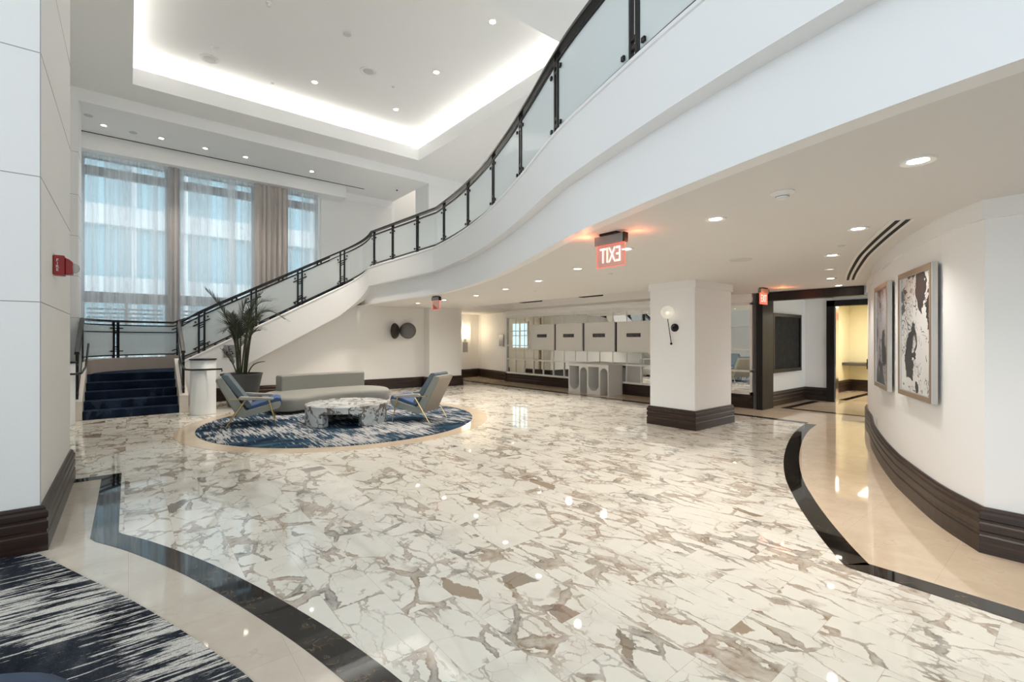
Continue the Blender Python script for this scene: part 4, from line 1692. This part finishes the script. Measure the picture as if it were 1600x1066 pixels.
for (x, y), z, lab in (((2.64, 12.2), COF, 'tiny sprinkler cap at the glowing cove edge'), ((4.92, 10.55), COF, 'tiny sprinkler cap between coffer speaker and balcony'),
                       ((5.97, 1.69), LOWC, 'tiny grey sprinkler cap in the low ceiling by the curved slot'), ((6.62, 7.34), LOWC, 'tiny grey sprinkler cap in the low ceiling before the mirror wall'),
                       ((5.77, 4.67), LOWC, 'tiny grey sprinkler cap in the low ceiling behind the mirrored exit sign')):
    device('fire_sprinkler', lab, 'sprinkler', (x, y, z), [(0.035, 0.003), (0.035, -0.006), (0.001, -0.007)], 'grey_mesh', 'sprinkler caps')
device('ceiling_speaker', 'small grey speaker among the downlights over the curtains', 'speaker', (0.09, 14.76, PER), [(0.08, 0.003), (0.08, -0.01), (0.001, -0.012)], 'grey_mesh')
device('ceiling_speaker', 'small dark speaker over the curtains tight against the pilaster', 'speaker', (-0.70, 14.27, PER), [(0.08, 0.003), (0.08, -0.01), (0.001, -0.012)], 'grey_mesh')
device('security_camera', 'white dome camera with black lens on the tall ceiling above the blank wall', 'camera', (6.96, 14.62, PER), [(0.07, 0.003), (0.07, -0.03), (0.05, -0.06), (0.001, -0.08)], 'white_plastic',
       extra=[('lens', [(0.03, -0.068), (0.025, -0.088), (0.001, -0.095)], 'slot_black')])


# ------------------------------------------------------------------ exit signs
def exit_sign(label, loc, rz, text, mirrored, reflection=False, glow=True):
    """local x = width, faces local -y"""
    t = thing('exit_sign', label, 'exit sign', loc, rz)
    bm = BM()
    box(bm, -0.10, 0.10, -0.045, 0.045, -0.02, 0.002)
    obj('mount', bm, 'black_metal', t)
    bm = BM()
    box(bm, -0.175, 0.165, -0.03, 0.03, -0.105, -0.02)
    obj('housing', bm, 'exit_housing', t, bevel=0.003)
    bm = BM()
    box(bm, 0.165, 0.18, -0.031, 0.031, -0.106, -0.019)
    obj('end_cap', bm, 'black_metal', t)
    bm = BM()
    box(bm, -0.165, 0.165, -0.005, 0.005, -0.32, -0.105)
    obj('panel', bm, 'acrylic_pink' if glow else 'exit_red', t)
    bm = BM()
    for x0, x1, z0, z1 in ((-0.168, -0.165, -0.32, -0.105), (0.165, 0.168, -0.32, -0.105), (-0.168, 0.168, -0.323, -0.320), (-0.165, 0.165, -0.109, -0.105)):
        box(bm, x0, x1, -0.0055, 0.0055, z0, z1)
    obj('edge_glow', bm, 'exit_red', t)
    if text:
        mt = Matrix.Translation((0, 0, -0.215)) @ Matrix.Rotation(PI/2, 4, 'X') @ Matrix.Diagonal(((-0.66 if mirrored else 0.66), 1.12, 1, 1))
        bm = text_bm(text, 0.185, 0.008, mt)
        obj('lettering', bm, 'exit_white', t)
    if reflection:  # dark red streak modelled in place of a reflection on the panel
        bm = BM()
        plate(bm, [[(-0.13, -0.20), (-0.10, -0.20), (0.06, -0.30), (-0.08, -0.30)]], -0.008, 0.008, lambda a, b_, z: Vector((a, z, b_)))
        obj('panel_reflection', bm, 'alarm_red', t)
    return t


exit_sign('edge lit exit sign read from behind, hanging nearest under the low ceiling', (3.56, 2.88, LOWC), -PI/2, 'EXIT', True)
light('exit_glow', 'POINT', (3.52, 3.16, LOWC-0.09), 1.3, (1, 0.22, 0.08), shadow_soft_size=0.02)
light('exit_glow', 'POINT', (3.68, 2.66, LOWC-0.09), 0.8, (1, 0.22, 0.08), shadow_soft_size=0.02)
exit_sign('pale pink exit sign hanging near the bronze wall discs', (5.62, 9.72, LOWC), -PI/2, None, True, reflection=True)
exit_sign('red exit sign hanging in front of the dark portal post', (9.72, 4.06, LOWC), 0.0, 'EXIT', False, glow=False)
light('exit_glow', 'POINT', (9.95, 3.80, LOWC-0.10), 1.6, (1, 0.22, 0.05), shadow_soft_size=0.02)

# ------------------------------------------------------------------ fire alarm on the column
tf = thing('fire_alarm', 'red fire alarm strobe on the near column', 'fire alarm', (-0.5, 5.57, 2.185))
bm = BM()
box(bm, 0, 0.075, 0, 0.13, -0.085, 0.085)
obj('body', bm, 'alarm_red', tf, bevel=0.008)
bm = BM()
plate(bm, [[(0.075, -0.075), (0.125, -0.07), (0.125, 0.035), (0.105, 0.055), (0.075, 0.07)]], 0.015, 0.115, lambda a, b_, z: Vector((a, z, b_)))
obj('strobe_housing', bm, 'alarm_red', tf, bevel=0.006)
bm = BM()
lathe(bm, (0.122, 0.06, -0.015), [(0.045, 0), (0.042, 0.02), (0.028, 0.04), (0.001, 0.048)], 20, Matrix.Rotation(PI/2, 4, 'Y'))
obj('strobe_lens', bm, 'lens_glass', tf, smooth=True)
for k, ch in enumerate('FIRE'):     # letters stacked down the side that faces the room
    mt = Matrix.Translation((0.030, -0.0015, 0.040-0.027*k)) @ Matrix.Rotation(PI/2, 4, 'X')
    bm = text_bm(ch, 0.034, 0.001, mt)
    obj('lettering', bm, 'letter_white', tf)

# accessible sign on the stair stringer
tsn = thing('accessible_sign', 'grey square wheelchair symbol sign on the stair wall behind the palm', 'sign', (1.94, 13.345, 1.25))
bm = BM()
box(bm, -0.14, 0.14, -0.012, 0.004, -0.155, 0.155)
obj('plate', bm, 'grey_plate', tsn)
bm = BM()
fl = lambda a, b_, z: Vector((a, -0.012-z, b_))
lathe(bm, (-0.03, -0.014, 0.105), [(0.016, -0.002), (0.016, 0.002)], 14, Matrix.Rotation(PI/2, 4, 'X'))
for p, q in (((-0.03, 0.08), (-0.025, 0.0)), ((-0.028, 0.05), (0.03, 0.05)), ((-0.025, 0.0), (0.035, 0.0)), ((0.035, 0.0), (0.055, -0.065)), ((0.055, -0.065), (0.08, -0.055))):
    obox(bm, (p[0], -0.014, p[1]), (q[0], -0.014, q[1]), 0.005, 0.016, up=Vector((0, 0, 1)))
ring = [(-0.015+0.06*math.cos(a), -0.035+0.06*math.sin(a)) for a in [PI*0.75+1.45*PI*k/16 for k in range(17)]]
for p, q in zip(ring, ring[1:]):
    obox(bm, (p[0], -0.014, p[1]), (q[0], -0.014, q[1]), 0.005, 0.014)
obj('symbol', bm, 'slot_black', tsn)

# ------------------------------------------------------------------ wall discs
def disc_art(label, x, z, r, tilt, sxy, y=13.70, mat='bronze_metal'):
    t = thing('wall_disc', label, 'wall sculpture', (x, y, z), group='bronze wall discs')
    bm = BM()
    pr = [(r, 0.0), (r, 0.015), (r*0.97, 0.03), (r*0.85, 0.06), (r*0.6, 0.085), (r*0.3, 0.097), (0.001, 0.10)]
    mt = Matrix.Rotation(tilt, 4, 'Z') @ Matrix.Rotation(PI/2, 4, 'X')
    lathe(bm, (0, -0.13, 0), pr, 40, mt)
    obj('dish', bm, mat, t, smooth=True)
    bm = BM()
    tube(bm, [(0, 0.005, 0), (0, -0.14, 0)], 0.03, 10)
    obj('stem', bm, 'black_metal', t)


disc_art('dark brown domed wall disc turned away, beside its grey twin', 6.38, 1.80, 0.245, 0.62, 1, 13.70)
simple('pewter', (0.16, 0.155, 0.15), 0.42, metal=0.85, bump=0.15, bscale=40)
disc_art('pewter grey domed wall disc facing the room, nearer the pier', 6.83, 1.815, 0.255, -0.45, 1, 13.70, 'pewter')

# ------------------------------------------------------------------ wall lamps
tsc = thing('wall_sconce', 'white globe wall sconce on a black rod on the square pillar', 'wall lamp', (7.44, 4.62, 1.75))
bm = BM()
bmesh.ops.create_uvsphere(bm, u_segments=28, v_segments=18, radius=0.115)
bmesh.ops.translate(bm, vec=(-0.10, 0.06, 0.27), verts=bm.verts)
obj('globe', bm, 'sconce_glass', tsc, smooth=True)
bm = BM()
bmesh.ops.create_uvsphere(bm, u_segments=12, v_segments=8, radius=0.022)
bmesh.ops.translate(bm, vec=(-0.10, 0.06, 0.26), verts=bm.verts)
obj('bulb', bm, 'bulb_soft', tsc, smooth=True)
bm = BM()
tube(bm, [(-0.10, 0.055, 0.155), (-0.075, 0.0, -0.27)], 0.007, 8)
bmesh.ops.create_uvsphere(bm, u_segments=12, v_segments=8, radius=0.022, matrix=Matrix.Translation((-0.075, 0.0, -0.28)))
obj('rod', bm, 'black_metal', tsc)
bm = BM()
lathe(bm, (0, -0.03, 0), [(0.07, 0), (0.07, 0.025), (0.05, 0.04), (0.02, 0.07), (0.001, 0.085)], 24, Matrix.Rotation(-PI/2, 4, 'Y'))
obj('backplate', bm, 'black_metal', tsc)
light('sconce_lamp', 'POINT', (7.44-0.10, 4.68, 2.02), 0.2, WARM, shadow_soft_size=0.05)

tco = thing('wall_sconce', 'glowing frosted wall sconce in the far corridor', 'wall lamp', (10.55, 15.95, 1.83))
bm = BM()
lathe(bm, (0, -0.09, -0.25), [(0.05, 0), (0.075, 0.08), (0.075, 0.42), (0.05, 0.5)], 20)
obj('lamp_shade', bm, 'sconce_glow', tco, smooth=True)
bm = BM()
box(bm, -0.035, 0.035, -0.05, 0.0, -0.36, -0.24)
tube(bm, [(0, -0.03, -0.30), (0, -0.09, -0.26)], 0.012)
obj('backplate', bm, 'chrome', tco)
light('sconce_lamp', 'POINT', (10.55, 15.70, 1.85), 7, (1, 0.76, 0.48), shadow_soft_size=0.08)
bm = BM()
box(bm, 10.45, 10.68, 15.93, 15.95, 1.02, 1.42)
tag(obj('call_plate', bm, 'grey_plate'), 'grey metal call plate under the corridor sconce', 'plate')
bm = BM()
box(bm, -0.02, 0, -0.17, 0.17, -0.22, 0.22)
o = obj('notice_plate', bm, 'grey_plate', loc=(10.955, 13.75+0.35, 1.50))
o.location = (10.985, 14.1, 1.50)
o.rotation_euler = (0, 0, math.radians(-9.6))
tag(o, 'grey notice plate on the corridor wall beside the mirror frame', 'sign')
# dark door jamb at the mouth of the corridor
bm = BM()
box(bm, 8.69, 8.73, 13.9, 14.0, 0.33, 2.4)
tag(struct('trim_12', bm, 'champagne_wood'), 'brown jamb strip on the corridor side of the pier', 'trim')
# corridor window that shows in the mirror
tw = thing('corridor_window', 'two pane blue corridor window seen in the mirror', 'window', (8.69, 15.2, 0), kind='structure')
bm = BM()
for y0 in (-0.5, 0.02):
    box(bm, 0.0, 0.03, y0, y0+0.42, 1.2, 2.2)
simple('sky_pane', (0.45, 0.65, 0.75), 0.2, emit=(0.55, 0.78, 0.9), estr=0.9)
obj('pane', bm, 'sky_pane', tw)
bm = BM()
plate(bm, [rect(-0.56, 0.50, 1.12, 2.28), rect(-0.5, -0.08, 1.2, 2.2)[::-1], rect(0.02, 0.44, 1.2, 2.2)[::-1]], 0, 0.05, lambda a, b_, z: Vector((z, a, b_)))
box(bm, 0.03, 0.045, -0.5, 0.44, 1.68, 1.72)
obj('frame', bm, 'white_paint', tw)

# ------------------------------------------------------------------ sofa
tso = thing('curved_sofa', 'long grey curved sofa with a low back on the round rug', 'sofa', (3.6, 11.2, 0))


def loc_s(o):
    o.location = (-3.6, -11.2, 0)
    return o


seat = catmull([(2.22, 11.0), (2.26, 10.5), (2.50, 10.22), (2.82, 10.28), (3.25, 10.58), (3.8, 10.74), (4.4, 10.62), (4.78, 10.62), (5.0, 10.95), (5.02, 11.4), (4.80, 11.85), (4.2, 12.05), (3.3, 12.08), (2.6, 11.95), (2.28, 11.5), (2.22, 11.0)], 6)[:-1]


def inset(path, d):
    nn = normals2d(path, True)
    return [(p[0]+n.x*d, p[1]+n.y*d) for p, n in zip(path, nn)]


def blob(bm, path, prof):
    rings = []
    for d, z in prof:
        rings.append([bm.verts.new((x, y, z)) for x, y in inset(path, d)])
    n = len(path)
    for a, b_ in zip(rings, rings[1:]):
        for i in range(n):
            j = (i+1) % n
            bm.faces.new((a[i], a[j], b_[j], b_[i]))
    bm.faces.new(rings[0][::-1])
    bm.faces.new(rings[-1])


bm = BM()
blob(bm, seat, [(0.05, 0.075), (0.015, 0.085), (0.0, 0.11), (0.0, 0.29), (0.015, 0.33), (0.05, 0.352), (0.10, 0.36)])
loc_s(obj('seat', bm, 'sofa_fabric', tso, smooth=True))
bm = BM()
blob(bm, inset(seat, 0.16), [(0, 0.013), (0, 0.08)])
loc_s(obj('plinth', bm, 'plinth_dark', tso))
bk = catmull([(2.66, 11.72), (3.1, 11.88), (3.7, 11.95), (4.3, 11.97), (4.74, 11.93)], 5)
bm = BM()
sweep(bm, bk, [(-0.11, 0.33), (-0.11, 0.68), (-0.085, 0.72), (0.085, 0.72), (0.11, 0.68), (0.11, 0.33)])
loc_s(obj('backrest', bm, 'sofa_fabric', tso, bevel=0.03, bseg=3))

# ------------------------------------------------------------------ coffee table
TC = (3.18, 8.80)
tt = thing('coffee_table', 'round white and brown veined marble coffee table on the rug', 'coffee table', (*TC, 0.012))
R = 0.73
bm = BM()
lathe(bm, (0, 0, 0), [(R, 0.235), (R, 0.345), (R-0.006, 0.352), (0.001, 0.352)], 64)
obj('tabletop', bm, 'viola_marble', tt)


def seg_leg(a0, a1):
    bm = BM()
    pts = arc((0, 0), R-0.001, math.radians(a0), math.radians(a1), 14) + arc((0, 0), R-0.16, math.radians(a1), math.radians(a0), 14)
    plate(bm, [pts], 0, 0.237)
    obj('leg', bm, 'viola_marble', tt)


seg_leg(-143, -210)
seg_leg(-90, -12)
seg_leg(60, 110)

# ------------------------------------------------------------------ lounge chairs


def lounge_chair(label, loc, rz, first=True, bk='chair_leather'):
    t = thing('lounge_chair', label, 'chair', loc, rz, 'lounge chairs on the round rug')
    W = 0.30
    xs = lambda a, b_, z: Vector((a, z, b_))
    # shell: seat board and back board in one bent piece
    bm = BM()
    prof = [(0.42, 0.40), (0.44, 0.36), (0.40, 0.28), (-0.17, 0.15), (-0.24, 0.17), (-0.56, 0.80), (-0.55, 0.85), (-0.48, 0.86), (-0.12, 0.27), (0.36, 0.40)]
    plate(bm, [prof], -W, W, xs)
    obj('shell', bm, bk, t, bevel=0.015)
    bm = BM()
    plate(bm, [[(-0.255, 0.17), (-0.575, 0.80), (-0.568, 0.845), (-0.555, 0.84), (-0.558, 0.80), (-0.245, 0.18)]], -W+0.012, W-0.012, xs)
    obj('back_panel', bm, 'chair_tan', t)
    bm = BM()
    plate(bm, [[(-0.08, 0.285), (-0.09, 0.335), (0.36, 0.475), (0.43, 0.46), (0.455, 0.36), (0.44, 0.33), (0.425, 0.41)]], -W+0.025, W-0.025, xs)
    obj('seat_cushion', bm, 'cushion_blue', t, bevel=0.02, bseg=3)
    bm = BM()
    plate(bm, [[(-0.10, 0.30), (-0.03, 0.36), (-0.395, 0.90), (-0.47, 0.91), (-0.50, 0.875)]], -W+0.025, W-0.025, xs)
    obj('back_cushion', bm, 'cushion_slate', t, bevel=0.02, bseg=3)
    for s in (-1, 1):
        y = s*0.355
        bm = BM()
        tube(bm, [(0.24, y, 0.45), (0.35, y, 0.0)], [0.014, 0.009], 8)
        obj('leg', bm, 'brass', t)
        bm = BM()
        tube(bm, [(-0.12, y, 0.47), (-0.42, y, 0.0)], [0.014, 0.009], 8)
        obj('leg', bm, 'brass', t)
        bm = BM()
        tube(bm, [(-0.16, y, 0.478), (-0.30, y, 0.485), (-0.34, y, 0.485), (-0.34, s*0.28, 0.485)], 0.009, 8)
        obj('bracket', bm, 'brass', t)
        bm = BM()
        plate(bm, [[(-0.22, 0.47), (-0.24, 0.50), (-0.20, 0.535), (0.30, 0.485), (0.32, 0.46), (0.29, 0.44)]], y-0.035, y+0.035, xs)
        obj('armrest', bm, 'arm_pad', t, bevel=0.015, bseg=3)
    return t


lounge_chair('lounge chair with blue cushions and brass legs beside the potted palm', (1.78, 9.62, 0.021), math.radians(-12))
lounge_chair('lounge chair seen from behind its tan back, in front of the pier', (4.30, 8.10, 0.021), math.radians(123))

# ------------------------------------------------------------------ round pouf at the near carpet
bm = BM()
lathe(bm, (0, 0, 0), [(0.36, 0.02), (0.40, 0.05), (0.42, 0.15), (0.42, 0.28), (0.40, 0.36), (0.34, 0.395), (0.001, 0.40)], 40)
tag(obj('round_pouf', bm, 'pouf_navy', smooth=True, loc=(-0.525, 2.065, 0.009)), 'navy round pouf cut off by the picture edge on the streaked carpet', 'pouf')

# ------------------------------------------------------------------ potted palm
tpp = thing('potted_palm', 'dark leafy palm in a tapered charcoal pot beside the stairs', 'plant', (2.04, 12.42, 0))
bm = BM()
lathe(bm, (0, 0, 0), [(0.27, 0.0), (0.285, 0.01), (0.42, 0.70), (0.435, 0.73), (0.435, 0.755), (0.40, 0.755), (0.395, 0.69), (0.001, 0.69)], 40)
obj('pot', bm, 'pot_grey', tpp, smooth=False)
bm = BM()
lathe(bm, (0, 0, 0), [(0.392, 0.695), (0.3, 0.715), (0.001, 0.72)], 24)
obj('soil', bm, 'soil', tpp)


def bez(p0, p1, p2, p3, t):
    u = 1-t
    return p0*u**3+p1*3*u*u*t+p2*3*u*t*t+p3*t**3


def frond(base, ctrl, tip, lf=0.36, nleaf=24, start=0.42, seed=0):
    rnd = random.Random(seed)
    p0, p3 = Vector(base), Vector(tip)
    pc = Vector(ctrl)
    p1 = p0.lerp(pc, 0.7)
    p2 = pc
    pts = [bez(p0, p1, p2, p3, k/20) for k in range(21)]
    bm = BM()
    tube(bm, pts, [0.016*(1-0.8*k/20)+0.003 for k in range(21)], 6)
    st_ = obj('stem', bm, 'palm_stem', tpp)
    bm = BM()
    for k in range(nleaf):
        t = start+(1-start)*(k+0.3)/nleaf
        p = bez(p0, p1, p2, p3, t)
        tg = (bez(p0, p1, p2, p3, min(1, t+0.02))-bez(p0, p1, p2, p3, t-0.02)).normalized()
        side = tg.cross(Vector((0, 0, 1)))
        if side.length < 0.15:
            side = tg.cross(Vector((0.6, -0.8, 0)))
        side.normalize()
        up = side.cross(tg)
        f = (t-start)/(1-start)
        ln = lf*(0.45+0.75*math.sin(PI*min(1, f*0.8+0.18)))*(0.85+0.3*rnd.random())
        for s in (-1, 1):
            d = (tg*(0.80+0.35*f)+side*s*0.75+up*(0.16+0.15*rnd.random())).normalized()
            q = p
            w_ = 0.0135
            prev = None
            for j in range(5):
                a = j/4
                c = p+d*ln*a+Vector((0, 0, -0.14*ln*a*a))
                wv_ = tg*w_*(1-a)**0.7*(0.6+1.4*min(a*3, 1)*0.7)
                cur = (bm.verts.new(c-wv_), bm.verts.new(c+wv_+Vector((0, 0, 0.001))))
                if prev:
                    bm.faces.new((prev[0], cur[0], cur[1], prev[1]))
                prev = cur
    obj('frond', bm, 'palm_leaf', tpp)


B = lambda x, y: (x, y, 0.70)
FR = [(B(-0.05, 0.0), (-0.20, -0.05, 2.05), (-0.72, -0.1, 2.66), 0.27, 0.62),
      (B(0.06, 0.0), (0.10, 0.05, 2.25), (0.42, -0.1, 2.66), 0.36, 0.38),
      (B(0.08, -0.03), (0.22, -0.2, 2.55), (0.86, -0.3, 2.02), 0.36, 0.40),
      (B(-0.06, -0.04), (-0.14, -0.15, 2.05), (-0.42, -0.35, 1.72), 0.34, 0.36),
      (B(0.0, 0.06), (0.18, 0.25, 2.5), (0.72, 0.45, 2.50), 0.36, 0.40),
      (B(0.03, -0.06), (0.05, -0.35, 2.1), (0.25, -0.72, 1.98), 0.34, 0.36),
      (B(-0.08, 0.03), (-0.12, 0.2, 2.0), (-0.30, 0.5, 2.15), 0.30, 0.36),
      (B(0.05, -0.02), (0.10, -0.1, 1.75), (0.34, -0.25, 1.75), 0.28, 0.38),
      (B(-0.03, -0.02), (-0.03, 0.0, 2.2), (0.10, -0.05, 2.45), 0.34, 0.36),
      (B(-0.02, -0.05), (-0.10, -0.1, 1.75), (-0.26, -0.3, 2.12), 0.28, 0.34),
      (B(0.06, 0.03), (0.22, 0.1, 2.2), (0.62, 0.0, 2.22), 0.34, 0.38),
      (B(-0.10, -0.08), (-0.2, -0.1, 1.05), (-0.42, -0.2, 1.32), 0.20, 0.42),
      (B(0.10, -0.08), (0.2, -0.1, 1.0), (0.45, -0.15, 1.02), 0.13, 0.45)]
for i, (b0, c0, t0_, lf, stt) in enumerate(FR):
    frond(b0, c0, t0_, lf, 24 if lf > 0.2 else 11, stt, seed=i+11)
